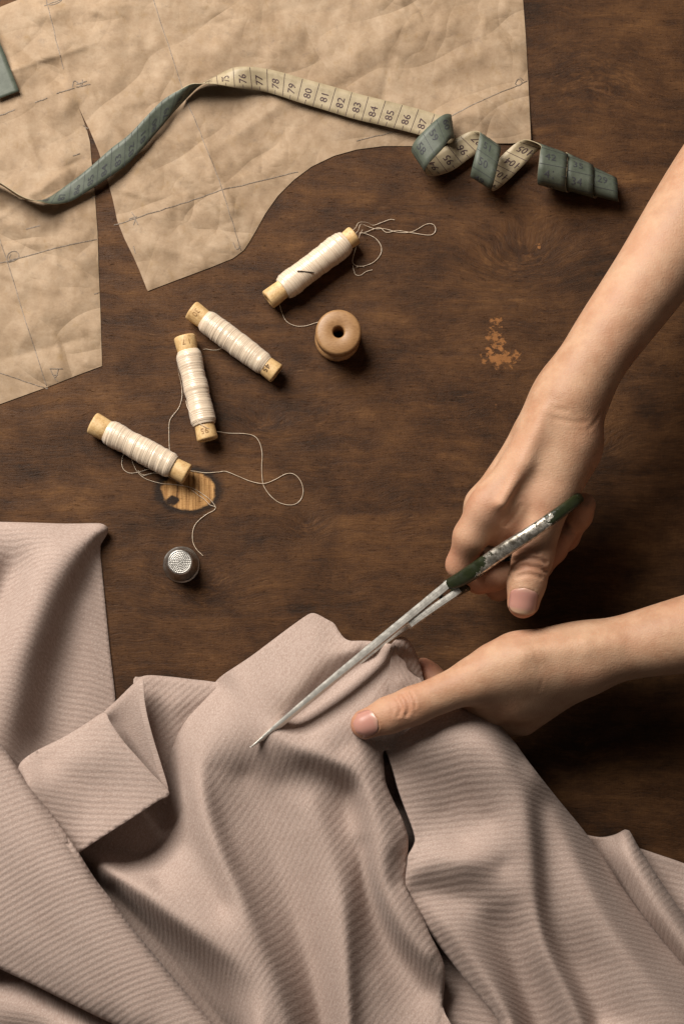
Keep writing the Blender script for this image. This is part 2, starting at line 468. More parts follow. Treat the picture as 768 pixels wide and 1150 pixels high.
def steel(name='worn_steel', col=(0.74, 0.71, 0.65), rough=0.27, metal=0.74):
    n = NB(name)
    p = n.obj()
    a = n.noise(p, 300, 5, 0.7); b = n.noise(n.vm('MULTIPLY', p, (90, 90, 90)), 1, 4, 0.6)
    pit = n.mapr(n.noise(p, 700, 3, 0.6), 0.70, 0.76)
    c = n.mix(n.mapr(b, 0.3, 0.7), tuple(k * 0.93 for k in col), col)
    c = n.mix(n.math('MULTIPLY', pit, 0.75), c, (0.06, 0.045, 0.035))
    n.set('Base Color', c); n.set('Metallic', metal); n.set('Roughness', n.mapr(a, 0.3, 0.7, rough, rough + 0.22))
    n.set('Normal', n.bump(a, 0.06, 0.0002))
    return n.m

def chipped_paint():
    n = NB('chipped_green_paint')
    p = n.obj()
    w = n.attr('worn')
    x = n.noise(p, 210, 7, 0.72, 0.4)
    m = n.mapr(n.math('ADD', x, n.math('MULTIPLY', n.math('SUBTRACT', w, 0.5), 0.42)), 0.535, 0.560)
    g = n.mix(n.noise(p, 120, 5, 0.65), (0.004, 0.006, 0.003), (0.024, 0.030, 0.010))
    st = n.mix(n.mapr(n.noise(p, 260, 6, 0.75), 0.35, 0.65), (0.22, 0.19, 0.15), (0.80, 0.76, 0.68))
    n.set('Base Color', n.mix(m, g, st)); n.set('Metallic', n.math('MULTIPLY', m, 0.9))
    n.set('Roughness', n.mapr(n.noise(p, 200, 4, 0.6), 0.3, 0.7, 0.22, 0.46))
    n.set('Normal', n.bump(n.math('SUBTRACT', n.math('MULTIPLY', n.noise(p, 300, 5, 0.7), 0.5), n.math('MULTIPLY', m, 0.8)), 0.7, 0.0005))
    return n.m

M = dict(table=wood_table(), paper=paper_mat(), bobbin=bobbin_wood(), reel=reel_wood(), silk=silk(),
         cream=tape_mat('cream_tape_face', (0.26, 0.205, 0.125), (0.34, 0.275, 0.175), (0.40, 0.325, 0.215)),
         green=tape_mat('green_tape_face', (0.050, 0.060, 0.044), (0.074, 0.087, 0.066), (0.096, 0.110, 0.086)),
         cloth=cloth_mat(), skin=skin_mat(), nail=nail_mat(), steel=steel(), paint=chipped_paint(),
         thimble=steel('polished_thimble_metal', (0.50, 0.48, 0.45), 0.30, 1.0),
         ink=simple('maroon_ink', (0.050, 0.022, 0.026), 0.7), ink_green=simple('faded_violet_ink', (0.032, 0.033, 0.040), 0.7),
         pencil=simple('graphite_pencil', (0.175, 0.135, 0.102), 0.6, nscale=900, namt=0.5),
         needle=simple('dark_needle_steel', (0.20, 0.17, 0.15), 0.3, 1.0), stamp=simple('brown_stamp_ink', (0.30, 0.165, 0.060), 0.7),
         stamp_dark=simple('dark_stamp_ink', (0.11, 0.060, 0.025), 0.7))
# ------------------------------------------------------------------ table top
def table():
    x0, x1, y0, y1, t = -0.62, 0.36, -0.60, 0.62, 0.028
    bm = bmesh.new()
    bmesh.ops.create_cube(bm, size=1.0)
    for v in bm.verts:
        v.co = Vector((x0 + (v.co.x + .5) * (x1 - x0), y0 + (v.co.y + .5) * (y1 - y0), -t + (v.co.z + .5) * t))
    bmesh.ops.bevel(bm, geom=bm.edges[:], offset=0.002, segments=2, affect='EDGES')
    me = bpy.data.meshes.new('table_top'); bm.to_mesh(me); bm.free()
    me.materials.append(M['table'])
    o = bpy.data.objects.new('table_top', me); COL.objects.link(o)
    o['kind'] = 'structure'
    return o
table()

# ------------------------------------------------------------------ paper sewing pattern
CREASES = [((50, 0), (88, 118), 1.6, 9), ((88, 118), (130, 250), 0.8, 8), ((170, 0), (207, 100), -0.7, 6), ((207, 100), (270, 285), 0.9, 7), ((62, 20), (150, 100), 1.0, 7), ((105, 10), (150, 42), 1.6, 8), ((180, 50), (215, 80), 2.0, 9),
           ((0, 128), (100, 92), 0.7, 6), ((128, 248), (290, 195), 0.8, 7), ((330, 20), (470, 90), 0.8, 12), ((230, 170), (262, 235), 1.8, 7), ((400, 60), (560, 40), 0.6, 14), ((60, 370), (70, 410), 1.3, 6),
           ((130, 215), (170, 225), 1.6, 7), ((40, 170), (60, 230), -1.1, 10), ((480, 150), (590, 95), 0.8, 8), ((250, 115), (300, 150), 0.7, 8), ((85, 300), (112, 330), 0.9, 7), ((300, 60), (330, 110), 0.8, 8), ((140, 120), (190, 110), 0.9, 8)]
_g = np.random.default_rng(5)
KINKS = []
for _ in range(210):
    u, v = _g.uniform(-20, 600), _g.uniform(-10, 450)
    a = math.radians(_g.normal(50, 28)) if _g.random() < .7 else _g.uniform(0, math.pi)
    L = _g.uniform(14, 60) * (1.6 if _g.random() < .15 else 1)
    KINKS.append((u, v, math.cos(a), math.sin(a), L, _g.choice([-1, 1]) * _g.uniform(.08, .26), _g.uniform(2.5, 7)))
FOLDS = []
for _ in range(95):
    u, v = _g.uniform(-20, 600), _g.uniform(-10, 450)
    a = math.radians(_g.normal(48, 22)) if _g.random() < .6 else (math.radians(_g.normal(-20, 14)) if _g.random() < .6 else _g.uniform(0, math.pi))
    FOLDS.append((u, v, math.cos(a), math.sin(a), _g.uniform(25, 110), _g.choice([-1, 1]) * _g.uniform(.5, 1.9), _g.uniform(4, 16)))
def zpaper(u, v):
    u = np.asarray(u, float); v = np.asarray(v, float)
    du = 26 * (fbm(u * .02 + 3, v * .02 + 9, 3) - .45); dv = 26 * (fbm(u * .02 + 31, v * .02 + 4, 3) - .45)
    z = 1.8 + 4.0 * (fbm(u * 0.008 + 2, v * 0.008 + 7, 2) - .35)
    z += 1.5 * np.abs(fbm((u + du) * 0.017 + 1, (v + dv) * 0.017 + 2, 2) - .375) * 2
    z += 0.5 * np.abs(fbm((u + du) * 0.045 + 8, (v + dv) * 0.038 + 2, 2) - .375) * 2
    for (a, b, h, w) in CREASES:
        a = np.array(a, float); b = np.array(b, float); ab = b - a
        t = np.clip(((u + .25 * du - a[0]) * ab[0] + (v + .25 * dv - a[1]) * ab[1]) / (ab @ ab), 0, 1)
        d = np.hypot(u + .25 * du - a[0] - t * ab[0], v + .25 * dv - a[1] - t * ab[1])
        z += h * np.exp(-d / w)
    for (cu, cv, cx, cy, L, h, w) in KINKS:
        x = (u + .2 * du - cu) * cx + (v + .2 * dv - cv) * cy; y = -(u + .2 * du - cu) * cy + (v + .2 * dv - cv) * cx
        z += h * 4.0 * np.exp(-np.abs(y) / w) * (.6 + .4 * np.sign(y) * (1 - np.exp(-np.abs(y) / 1.5))) * np.exp(-(x / L) ** 2 * 2)
    for (cu, cv, cx, cy, L, h, w) in FOLDS:
        x = (u + .12 * du - cu) * cx + (v + .12 * dv - cv) * cy; y = -(u + .12 * du - cu) * cy + (v + .12 * dv - cv) * cx
        z += h * np.exp(-np.abs(y) / w) * np.clip(1.25 - np.abs(x) / L, 0, 1)
    z = z * 0.9
    return np.maximum(z, 0.25)

OUT = np.array([(-70, 36), (-30, 24), (0, 8), (25, -2), (60, -18), (200, -60), (400, -70), (584, -60), (587, 0), (590, 40), (593, 95), (596, 158), (575, 161), (540, 161), (505, 158), (465, 164), (430, 164), (400, 168),
                (375, 175), (350, 187), (330, 202), (312, 220), (298, 240), (287, 260), (280, 272), (274, 281), (262, 290), (235, 301), (200, 314), (166, 327), (157, 304), (150, 288), (140, 268), (132, 248), (127, 224), (120, 198),
                (111, 170), (101, 146), (94, 132), (88, 119), (93, 132), (98, 146), (101.5, 160), (103, 180), (106, 205), (108, 235), (110, 262), (111, 300), (113, 345), (114, 380), (115, 411), (88, 421), (58, 433), (0, 454), (-70, 480)], float)
pts, fcs, nb = fill_poly(OUT, 2.8)
pz = zpaper(pts[:, 0], pts[:, 1])
_o = OUT
_d = poly_dist(pts, _o)
pz = 0.35 + (pz - 0.35) * (0.06 + 0.94 * np.clip(_d / 30, 0, 1) ** .8)
_lift = 4.2 * np.exp(-(((pts[:, 0] - 545) / 34) ** 2 + ((pts[:, 1] - 126) / 24) ** 2)) + 2.6 * np.exp(-(((pts[:, 0] - 597) / 24) ** 2 + ((pts[:, 1] - 152) / 14) ** 2)) + 1.5 * np.exp(-(((pts[:, 0] - 108) / 16) ** 2 + ((pts[:, 1] - 165) / 26) ** 2)) * (pts[:, 0] > 103)
pz = np.maximum(pz + _lift, .3)
PV = W(pts[:, 0], pts[:, 1], pz)
PAPER = empty('paper_sewing_pattern', (0, 0, 0.0), 'large creased brown paper sewing pattern with pencilled lines under the tape measure', 'paper pattern')
sheet = mk('paper_sheet', PV, fcs, M['paper'], PAPER)
PBVH = BVHTree.FromPolygons([Vector(p) for p in PV], fcs)

def drape(bvh, path, width, lift=0.00022, step=2.0):
    """thin mark laid on a surface along a plan path (u,v)"""
    P = resample(np.asarray(path, float), step)
    T = np.gradient(P, axis=0); T /= np.linalg.norm(T, axis=1)[:, None] + 1e-9
    Nn = np.stack([-T[:, 1], T[:, 0]], 1)
    V = []
    for p, n in zip(P, Nn):
        for s in (-.5, .5):
            q = p + n * s * width
            w = W(q[0], q[1], 2.0)
            h = bvh.ray_cast(Vector((w[0], w[1], .2)), Vector((0, 0, -1)))
            z = h[0].z if h[0] is not None else 0.0
            V.append((w[0], w[1], z + lift))
    F = [(2 * i, 2 * i + 1, 2 * i + 3, 2 * i + 2) for i in range(len(P) - 1)]
    return np.array(V), F

def wob(a, b, n=14, amp=0.35):
    t = np.linspace(0, 1, n)[:, None]
    return np.array(a) * (1 - t) + np.array(b) * t + rng.normal(0, amp, (n, 2))

LINES = [((0, 296), (110, 268)), ((10, 298), (53, 436)), ((0, 268), (10, 298)), ((0, 419), (53, 436)), ((128, 252), (180, 237)), ((180, 237), (250, 214)), ((250, 214), (335, 192)), ((166, -20), (207, 105)), ((207, 105), (247, 205)), ((247, 205), (271, 282)),
         ((50, -10), (72, 78)), ((0, 131), (18, 124)), ((40, 116), (54, 111)), ((64, 105), (84, 99)), ((86, 98), (102, 95)), ((400, 158), (480, 138)), ((505, 132), (592, 90)), ((50, 8), (70, 0))]
for a, b in LINES:
    if a[0] < -50: continue
    V, F = drape(PBVH, wob(a, b, 12, 0.25), 0.75)
    mk('pencil_line', V, F, M['pencil'], PAPER, smooth=False)
GLYPHS = [ [(8, 291), (10, 286), (14, 283), (19, 283), (22, 287), (20, 291), (14, 293), (11, 290), (13, 286)], [(11, 293), (18, 291)], [(10, 295), (17, 293)],      # looped letter by the left line
           [(56, 414), (64, 414), (71, 414)], [(57, 415), (62, 424), (66, 414)], [(60, 421), (65, 421)], [(61, 424), (65, 428)],                                     # crossed mark near the lower edge
           [(82, 98), (84, 91), (92, 96), (93, 90)], [(86, 95), (98, 92)],
           [(93, 140), (99, 143)], [(95, 138), (97, 145)], [(101, 222), (108, 219)], [(103, 216), (105, 224)],
           [(148, 238), (152, 245), (150, 252)], [(145, 245), (154, 243)], [(151, 243), (155, 252)],
           [(150, 276), (152, 284)], [(262, 272), (266, 280), (270, 276)], [(52, 4), (58, 7), (66, 4), (70, 1)], [(82, 175), (90, 172)], [(30, 258), (46, 254)],
           [(578, 94), (582, 88), (586, 92), (582, 96), (578, 94)] , [(583, 86), (588, 90)], [(106, 330), (112, 328)]]
for g in GLYPHS:
    V, F = drape(PBVH, catmull(g, 6), 0.8)
    mk('pencil_mark', V, F, M['pencil'], PAPER, smooth=False)

# ------------------------------------------------------------------ text outlines
_txt = {}
def glyph(s):
    if s not in _txt:
        cu = bpy.data.curves.new('lettering', 'FONT'); cu.body = s; cu.align_x = 'CENTER'; cu.align_y = 'CENTER'; cu.resolution_u = 2
        o = bpy.data.objects.new('lettering', cu); COL.objects.link(o)
        dg = bpy.context.evaluated_depsgraph_get()
        me = bpy.data.meshes.new_from_object(o.evaluated_get(dg))
        V = np.array([v.co[:2] for v in me.vertices]); F = [tuple(p.vertices) for p in me.polygons]
        bpy.data.objects.remove(o); bpy.data.curves.remove(cu); bpy.data.meshes.remove(me)
        V = V - (V.max(0) + V.min(0)) / 2
        _txt[s] = (V, F)
    return _txt[s]

# ------------------------------------------------------------------ measuring tape
# stations: (uA, vA, zA, uB, vB, zB); the cream face is up where A lies above B travelling right
ST = [(22, 102.5, 4.5, -3, 112, 4.5), (11, 75, 5, -14, 84, 5), (0, 47, 5, -26, 57, 5), (-30, -8, 7, -52, 10, 6), (-95, -34, 14, -98, -22, 2), (-150, 30, 8, -172, 18, 8),
      (-160, 105, 8, -186, 110, 8), (-120, 172, 10, -132, 192, 6), (-60, 190, 15, -64, 196, 4), (-20, 194, 17, -21, 199, 4), (2, 206, 17, 2, 208, 4), (26, 221, 16.5, 25, 222.5, 4), (44, 226, 14.5, 46, 225, 4.5), (58, 226.5, 10, 63, 218.5, 6),
      (80, 223, 5.5, 82, 206, 5.5), (103, 213, 5, 106, 183, 7), (124, 202.5, 5, 126, 162, 8), (143, 189, 5, 144, 148, 9), (160, 173, 5, 163, 127, 10), (178, 151, 4.5, 183, 108, 9.5), (196, 125, 4, 204, 100, 11), (212, 107, 3.5, 216, 95.5, 13), (226, 95, 4, 227, 94, 14), (242, 87, 6, 243, 93.5, 13),
      (262, 80, 9, 263, 94.5, 10), (279, 78, 10, 281, 97.5, 7), (297, 79, 7.5, 298, 101, 5), (318, 83, 6.5, 316, 107, 5), (340, 89, 6, 334, 113.5, 5), (370, 96, 6, 362, 123, 5), (404, 105, 6, 396, 134, 5), (440, 114, 6, 430, 142, 5), (470, 122, 6, 460, 149, 5), (490, 128, 6, 481, 155, 6),
      (503, 130, 8.5, 503, 163, 8.5), (506, 128, 14, 510, 157, 14), (497, 128, 20, 505, 158, 20), (480, 139, 21, 497, 171, 22), (464, 157, 18, 482, 187, 19), (462, 170, 12, 479, 196, 12), (474, 176, 7, 489, 197, 7), (492, 170, 5, 508, 191, 5), (510, 157, 6, 528, 177, 5), (526, 148.5, 9, 547, 165, 7),
      (535, 147, 14, 561, 164, 12), (537, 151, 19, 563, 170, 18), (532, 173, 21, 559, 191, 21), (528, 190, 18, 555, 207, 18), (528, 198, 12, 553, 214, 12), (536, 199, 7, 558, 212, 7), (550, 189, 4.5, 572, 200, 4.5), (566, 173, 5, 588, 184, 5), (580, 161, 8, 603, 169, 7), (591, 157, 13, 616, 166, 12)]
ST = np.array(ST, float); ST[:, [2, 5]] += 1.0
# the far end winds into a narrowing roll: keep turning about a sloping axis
def helix(n=40, turns=2.42):
    out = []
    ax0 = np.array([600., 181.]); ax1 = np.array([694., 215.]); d = (ax1 - ax0) / np.linalg.norm(ax1 - ax0); nrm = np.array([-d[1], d[0]])
    for k in range(1, n + 1):
        f = k / n; ang = math.radians(200) + f * turns * 2 * math.pi
        r0 = 24.5 - 10.0 * f
        al = f ** 0.9 * (np.linalg.norm(ax1 - ax0) - 22) - 6
        for_edges = []
        for e in (0, 1):
            a2 = al + e * 35 + (1 - f) * (4 if e else -2)
            rr = r0 - 3.0 * e + (1.2 * (turns - f * turns) / turns)
            c = ax0 + d * a2
            an = ang - e * 0.30
            lat = rr * math.cos(an); zz = (rr * .52) * (1 - math.sin(an)) + 1.0
            p = c + nrm * lat
            for_edges += [p[0], p[1], zz]
        out.append(for_edges)
    return np.array(out)
ALL = np.vstack([ST, helix()])
nsub = 9
EA = catmull(ALL[:, :3], nsub); EB = catmull(ALL[:, 3:], nsub)
A3 = W(EA[:, 0], EA[:, 1], EA[:, 2]); B3 = W(EB[:, 0], EB[:, 1], EB[:, 2])
# real tape keeps its width: rescale each rung about its middle
mid = (A3 + B3) / 2; hw = (B3 - A3) / 2
ln = np.linalg.norm(hw, axis=1)
hw = hw / ln[:, None] * (0.35 * ln + 0.65 * 0.0071)[:, None]
A3, B3 = mid - hw, mid + hw
arc = np.r_[0, np.cumsum(np.linalg.norm(np.diff(mid, axis=0), axis=1))]
T = np.gradient(mid, axis=0); T /= np.linalg.norm(T, axis=1)[:, None]
Nf = np.cross(hw, T); Nf /= np.linalg.norm(Nf, axis=1)[:, None]      # cream side
th = 0.00022
def ribbon(A, B, N):
    m = len(A); nx = 5
    rows = []
    for k in range(nx + 1):
        rows.append(A * (1 - k / nx) + B * (k / nx))
    G = np.stack(rows, 1)                   # m, nx+1, 3
    top = (G + N[:, None] * th).reshape(-1, 3); bot = (G - N[:, None] * th).reshape(-1, 3)
    V = np.vstack([top, bot]); o = len(top); c = nx + 1
    F, mt = [], []
    for i in range(m - 1):
        for k in range(nx):
            a = i * c + k
            F.append((a, a + c, a + c + 1, a + 1)); mt.append(0)
            F.append((o + a, o + a + 1, o + a + c + 1, o + a + c)); mt.append(1)
        for k, fl in ((0, 0), (nx, 1)):
            a = i * c + k; q = (a, o + a, o + a + c, a + c)
            F.append(q if not fl else q[::-1]); mt.append(0)
    for i in (0, m - 1):
        for k in range(nx):
            a = i * c + k; q = (a, a + 1, o + a + 1, o + a)
            F.append(q if i == 0 else q[::-1]); mt.append(0)
    return V, F, mt
TAPE = empty('measuring_tape', (mid[300][0], mid[300][1], 0), 'twisting measuring tape with cream and grey green sides, ending in loose curls', 'tape measure')
V, F, mt = ribbon(A3, B3, Nf)
mk('tape_band', V, F, [M['cream'], M['green']], TAPE, fmat=mt)

def on_tape(s, t, side, lift=0.00012):
    """s along (m), t across -1 (A) .. 1 (B)"""
    i = np.interp(s, arc, np.arange(len(arc)))
    i0 = np.clip(np.floor(i).astype(int), 0, len(arc) - 2); f = (i - i0)[..., None]
    L = lambda X: X[i0] * (1 - f) + X[i0 + 1] * f
    return L(mid) + L(hw) * np.asarray(t)[..., None] + L(Nf) * side * (th + lift)

def arc_at(u, v, lo, hi):
    w = W(u, v, 6); m = (EA[:, 0] > lo) & (EA[:, 0] < hi) & (arc > arc[80])
    d = np.linalg.norm(mid[:, :2] - w[:2], axis=1); d[~m] = 9
    return arc[int(np.argmin(d))]
PITCH = 0.0100
s80 = arc_at(347, 104, 300, 400)
def tick(s, t0, t1, side, w=0.00030):
    n = 7; tt = np.linspace(t0, t1, n)
    a = on_tape(np.full(n, s - w / 2), tt, side); b = on_tape(np.full(n, s + w / 2), tt, side)
    V = np.empty((2 * n, 3)); V[0::2] = a; V[1::2] = b
    return V, [(2 * i, 2 * i + 1, 2 * i + 3, 2 * i + 2) for i in range(n - 1)]
def number(txt, s, side, size, flip):
    gv, gf = glyph(txt)
    gs = gv * size
    # text runs across the band; its up direction points back along it
    if side > 0: ss, tt = s - gs[:, 1], -gs[:, 0] / 0.0071
    else: ss, tt = s + gs[:, 1], gs[:, 0] / 0.0071 * (-1)
    if side < 0: tt = gs[:, 0] / 0.0071 - 0.30; ss = s - gs[:, 1]
    return on_tape(np.clip(ss, 0, arc[-1]), np.clip(tt + 0.08, -.98, .98), side, 0.00016), gf
iA = int(np.argmin(np.abs(arc - (s80 - 0.0))))
cr_parts, gr_parts = [], []
s_tw = arc_at(227, 95, 200, 250)
for k in range(-40, 60):
    s = s80 + k * PITCH
    if s < arc[30] or s > arc[-1] - 0.004: continue
    num = 80 + k
    # cream side
    if s > s_tw - 0.012:
        cr_parts.append(tick(s + PITCH / 2, -0.97, 0.97, 1))
        cr_parts.append(tick(s, 0.62, 0.97, 1))
        if num != 80 or True: cr_parts.append(number(str(num), s, 1, 0.0062, False))
    g = 150 - num
    gr_parts.append(tick(s + PITCH / 2, -0.97, 0.97, -1, 0.00024))
    gr_parts.append(tick(s, 0.65, 0.97, -1, 0.00022))
    gr_parts.append(number(str(g), s, -1, 0.0060, True))
V, F = merge(*cr_parts); mk('printed_numbers', V, F, M['ink'], TAPE, smooth=False)
V, F = merge(*gr_parts); mk('printed_numbers', V, F, M['ink_green'], TAPE, smooth=False)

# ------------------------------------------------------------------ bobbins of silk thread
def thread(points, r=0.00017, sub=9, z=None):
    """points (u,v,z mm)"""
    P = catmull(np.array([p if len(p) == 3 else (*p, 0.5) for p in points], float), sub)
    return tube(W(P[:, 0], P[:, 1], P[:, 2]), r, 6)

def bobbin(e0, e1, t0, t1, rw0, rw1, rt, seed, label, threads, lumps=()):
    """ends and thread limits in plan; radii in plan units"""
    g = np.random.default_rng(seed)
    zc = rt * S * 1000 + 0.3
    c0 = W(*e0, zc); c1 = W(*e1, zc); a = c1 - c0; L = np.linalg.norm(a); ax = a / L
    root = empty('thread_bobbin', ((c0[0] + c1[0]) / 2, (c0[1] + c1[1]) / 2, 0), label, 'thread bobbin', 'bobbins of cream thread')
    r0, r1, r2 = rw0 * S, rw1 * S, rt * S
    ts = np.linalg.norm(np.array(t0) - np.array(e0)) / np.linalg.norm(np.array(e1) - np.array(e0)) * L
    te = np.linalg.norm(np.array(t1) - np.array(e0)) / np.linalg.norm(np.array(e1) - np.array(e0)) * L
    prof = [(0.0016, 0.0004), (0.0018, 0.0), (r0 * .92, 0.0), (r0 * .985, .0005), (r0, .0012), (r0 * .97, ts * .6), (r0 * .93, ts), (r2 * .75, ts + .003), (r2 * .75, te - .003), (r1 * .93, te), (r1 * .97, te + (L - te) * .5), (r1, L - .0012), (r1 * .985, L - .0005), (r1 * .92, L), (0.0018, L), (0.0016, L - .0004)]
    V, F = lathe(prof, 40, c0, ax, closed_prof=True)
    mk('wooden_core', V, F, M['bobbin'], root)
    n = 150; tt = np.linspace(0, 1, n)
    base = np.where(tt < .07, .86 + .14 * np.sin(tt / .07 * math.pi / 2), np.where(tt > .93, .86 + .14 * np.sin((1 - tt) / .07 * math.pi / 2), 1.0))
    lump = 1 + 0.075 * (fbm(tt * 6 + seed * 3, tt * 0 + seed, 3) - .45) * 2
    for (p, w_, h) in lumps: lump = lump + h * np.exp(-((tt - p) / w_) ** 2)
    ring = g.normal(0, 1, n)
    ring = np.convolve(ring, [.25, .5, .25], 'same')
    def rf(rr, h, an):
        tq = (h - ts) / (te - ts)
        slant = 0.012 * np.sin(an + seed)
        q = np.interp((tq + slant).ravel(), tt, ring).reshape((tq + slant).shape)
        cross = np.sin(tq * 60 + 3.2 * np.sin(an * 1.0 + seed)) + .8 * np.sin(tq * 41 - 4.0 * np.sin(an + 2 * seed))
        return rr * (1 + 0.013 * q + 0.006 * cross + 0.012 * (fbm(an * 2.2 + seed, tq * 9, 3) - .45))
    prof = [(r2 * .7, ts - .0001)] + [(r2 * b * l, ts + t * (te - ts)) for b, l, t in zip(base, lump, tt)] + [(r2 * .7, te + .0001)]
    V, F = lathe(prof, 56, c0, ax, rfun=rf)
    hh = (V - c0) @ ax
    h = np.array([0, 0, 1.0]); e1v = h - ax * (h @ ax); e1v /= np.linalg.norm(e1v); e2v = np.cross(ax, e1v)
    an = np.arctan2((V - c0) @ e2v, (V - c0) @ e1v)
    wind = hh / 0.00052 + 1.6 * np.sin(an + seed)
    mk('thread_winding', V, F, M['silk'], root, attrs={'wind': wind})
    for th_ in threads:
        V, F = thread(th_)
        mk('loose_thread', V, F, M['silk'], root, attrs={'wind': np.linspace(0, 40, len(V))})
    return root, c0, ax, L, r0, r1

def stamp(root, c0, ax, r, along, txt, size, phi, mat, spin=1):
    gv, gf = glyph(txt); gs = gv * size
    h = np.array([0, 0, 1.0]); e1v = h - ax * (h @ ax); e1v /= np.linalg.norm(e1v); e2v = np.cross(ax, e1v)
    an = phi + spin * gs[:, 0] / r
    al = along + spin * gs[:, 1]
    V = c0 + ax * al[:, None] + (e1v * np.cos(an)[:, None] + e2v * np.sin(an)[:, None]) * (r + 0.00012)
    mk('stamped_number', V, gf, mat, root, smooth=False)

b1 = bobbin((301, 337), (398, 264), (317.5, 324), (389, 271.5), 11.2, 11.0, 14.2, 3, 'uppermost thread bobbin, slanting up to the right, with a needle stuck in it', [
    [(392, 262, 13.5), (399, 256, 12), (403, 250, 9), (412, 250, 4), (419, 253, 1), (428, 250, .6), (438, 246.5, .6), (443, 247)],
    [(396, 266, 13), (402, 259, 9), (405, 252, 4), (412, 254, .8), (421, 257, .6), (432, 257, .6), (448, 261), (463, 260), (478, 252), (486, 252), (489, 257), (487, 262), (480, 264), (460, 261), (446, 259), (434, 261), (427, 256), (420, 257, .9), (410, 261, .6), (403, 262, 1)],
    [(404, 261, 1), (412, 263, .6), (422, 268), (428, 277), (427, 286), (420, 294), (411, 298), (402, 299, .8), (396, 295, 1.2), (397, 287, 4), (400, 277, 8), (403, 266, 8), (407, 258, 1)],
    [(396, 298, .8), (399, 308), (405, 309), (411, 305), (418, 303)], [(400, 300), (406, 299), (409, 300)],
    [(314, 342, 2), (317, 352, .5), (322, 361), (332, 366), (343, 366), (353, 363), (360, 361)]], [(.12, .1, .02), (.75, .2, .015)])
b2 = bobbin((215, 348), (311, 420), (229, 358.5), (298.5, 411), 11.5, 11.6, 12.9, 8, 'right bobbin of the close middle pair, slanting down to the right', [
    [(249, 391, 3), (244, 393, .6), (237, 393), (232, 392), (228, 392.5)]], [(.3, .12, .05), (.62, .15, .03)])
stamp(b2[0], b2[1], b2[2], b2[5] * .985, b2[3] * .895, '45', 0.0050, 0.28, M['stamp_dark'])
stamp(b2[0], b2[1], b2[2], b2[4] * .985, b2[3] * .065, '30', 0.0046, 0.1, M['stamp'])
b3 = bobbin((207.5, 378), (233.5, 494), (212.3, 394), (230.2, 477), 12.4, 11.9, 13.8, 14, 'left bobbin of the close middle pair, almost upright in the picture', [
    [(200, 411, 8), (201, 419, 4), (204, 432, .6), (204.5, 446, .6), (201, 458), (194, 467), (190.5, 474), (190, 488), (190.5, 503), (192, 512)],
    [(209, 450, 9), (211, 458, 11), (217, 467, 13.4), (224, 475, 14.2), (234, 481, 13.6), (242, 484, 9.5), (247, 485, 5), (258, 486.5, .6), (275, 487), (286, 490), (292, 498), (294.5, 510), (294, 525), (295, 541), (298, 549), (305, 558), (315, 565), (328, 567), (337, 562), (340.5, 552), (338, 541), (331, 533), (322, 532), (310, 538), (301, 542), (293, 543, .9), (280, 540), (268, 535), (254, 529.5), (246, 530), (232, 531), (220, 529.5, .5), (210, 528, .4)]], [(.08, .08, .03), (.9, .1, .02)])
stamp(b3[0], b3[1], b3[2], b3[5] * .99, b3[3] * .925, '95', 0.0050, 0.12, M['stamp'], spin=1)
stamp(b3[0], b3[1], b3[2], b3[4] * .99, b3[3] * .07, '1 7', 0.0042, 0.0, M['stamp'], spin=1)
b4 = bobbin((104, 475), (210.5, 533), (120, 483), (196.5, 521), 12.9, 11.9, 14.0, 21, 'lowest bobbin on the left, one end resting over the raw oval patch in the wood', [
    [(140, 508, 3), (138, 513, .8), (137, 520), (139, 527), (145, 531), (152, 531), (160, 529, .5), (168, 526.5, 2), (171, 525, 5)],
    [(148, 515, 3), (150, 521, .8), (154, 529), (161, 536), (170, 540), (182, 543), (195, 544), (209, 546, .5), (218, 549), (228, 555), (237, 562), (242, 569), (240.5, 573), (233, 577), (225, 583), (219, 590), (216.5, 599), (217, 609), (221, 617), (226, 622), (228, 624)],
    [(155, 528), (160, 533), (170, 532), (176, 530), (186, 534, .5), (196, 539, .5), (206, 545)], [(160, 535), (170, 531.5), (180, 532)],
    [(242, 569), (236, 567), (230, 561), (223, 556), (214, 549)]], [(.9, .08, .02)])
# needle pushed under the winding of the first bobbin
zc = 14.2 * S * 1000 + .3
nd = tube(W(np.linspace(333.5, 354, 12), np.linspace(304.2, 306.4, 12), np.linspace(2 * zc + .2, 2 * zc - 1.2, 12)), np.r_[.00028, np.full(9, .00042), .0003, .00008], 8)
o = mk('sewing_needle', nd[0], nd[1], M['needle'])
tag(o, 'short dark needle stuck in the thread of the uppermost bobbin', 'needle')

# ------------------------------------------------------------------ wooden reel standing on end
def reel():
    h = 0.0205; c = W(378.6, 381.5, 0)
    root = empty('wooden_reel', c, 'empty round wooden reel standing on end, seen from above with a dark centre hole', 'wooden reel')
    r = 0.01335; rh = 0.0033
    prof = [(rh, 0.0005), (rh + .0006, 0), (r - .0012, 0), (r - .0002, .0010), (r, .0022), (r, .0042), (r - .0008, .0052), (r - .0022, .0062), (r - .0026, .0090), (r - .0020, .0120), (r - .0006, .0134), (r, .0142), (r, h - .0022), (r - .0004, h - .0008), (r - .0016, h), (rh + .0010, h), (rh + .0002, h - .0005), (rh, h - .0016)]
    V, F = lathe(prof, 96, c, (0, 0, 1), closed_prof=True)
    o = mk('reel_body', V, F, M['reel'], root)
    return root
reel()

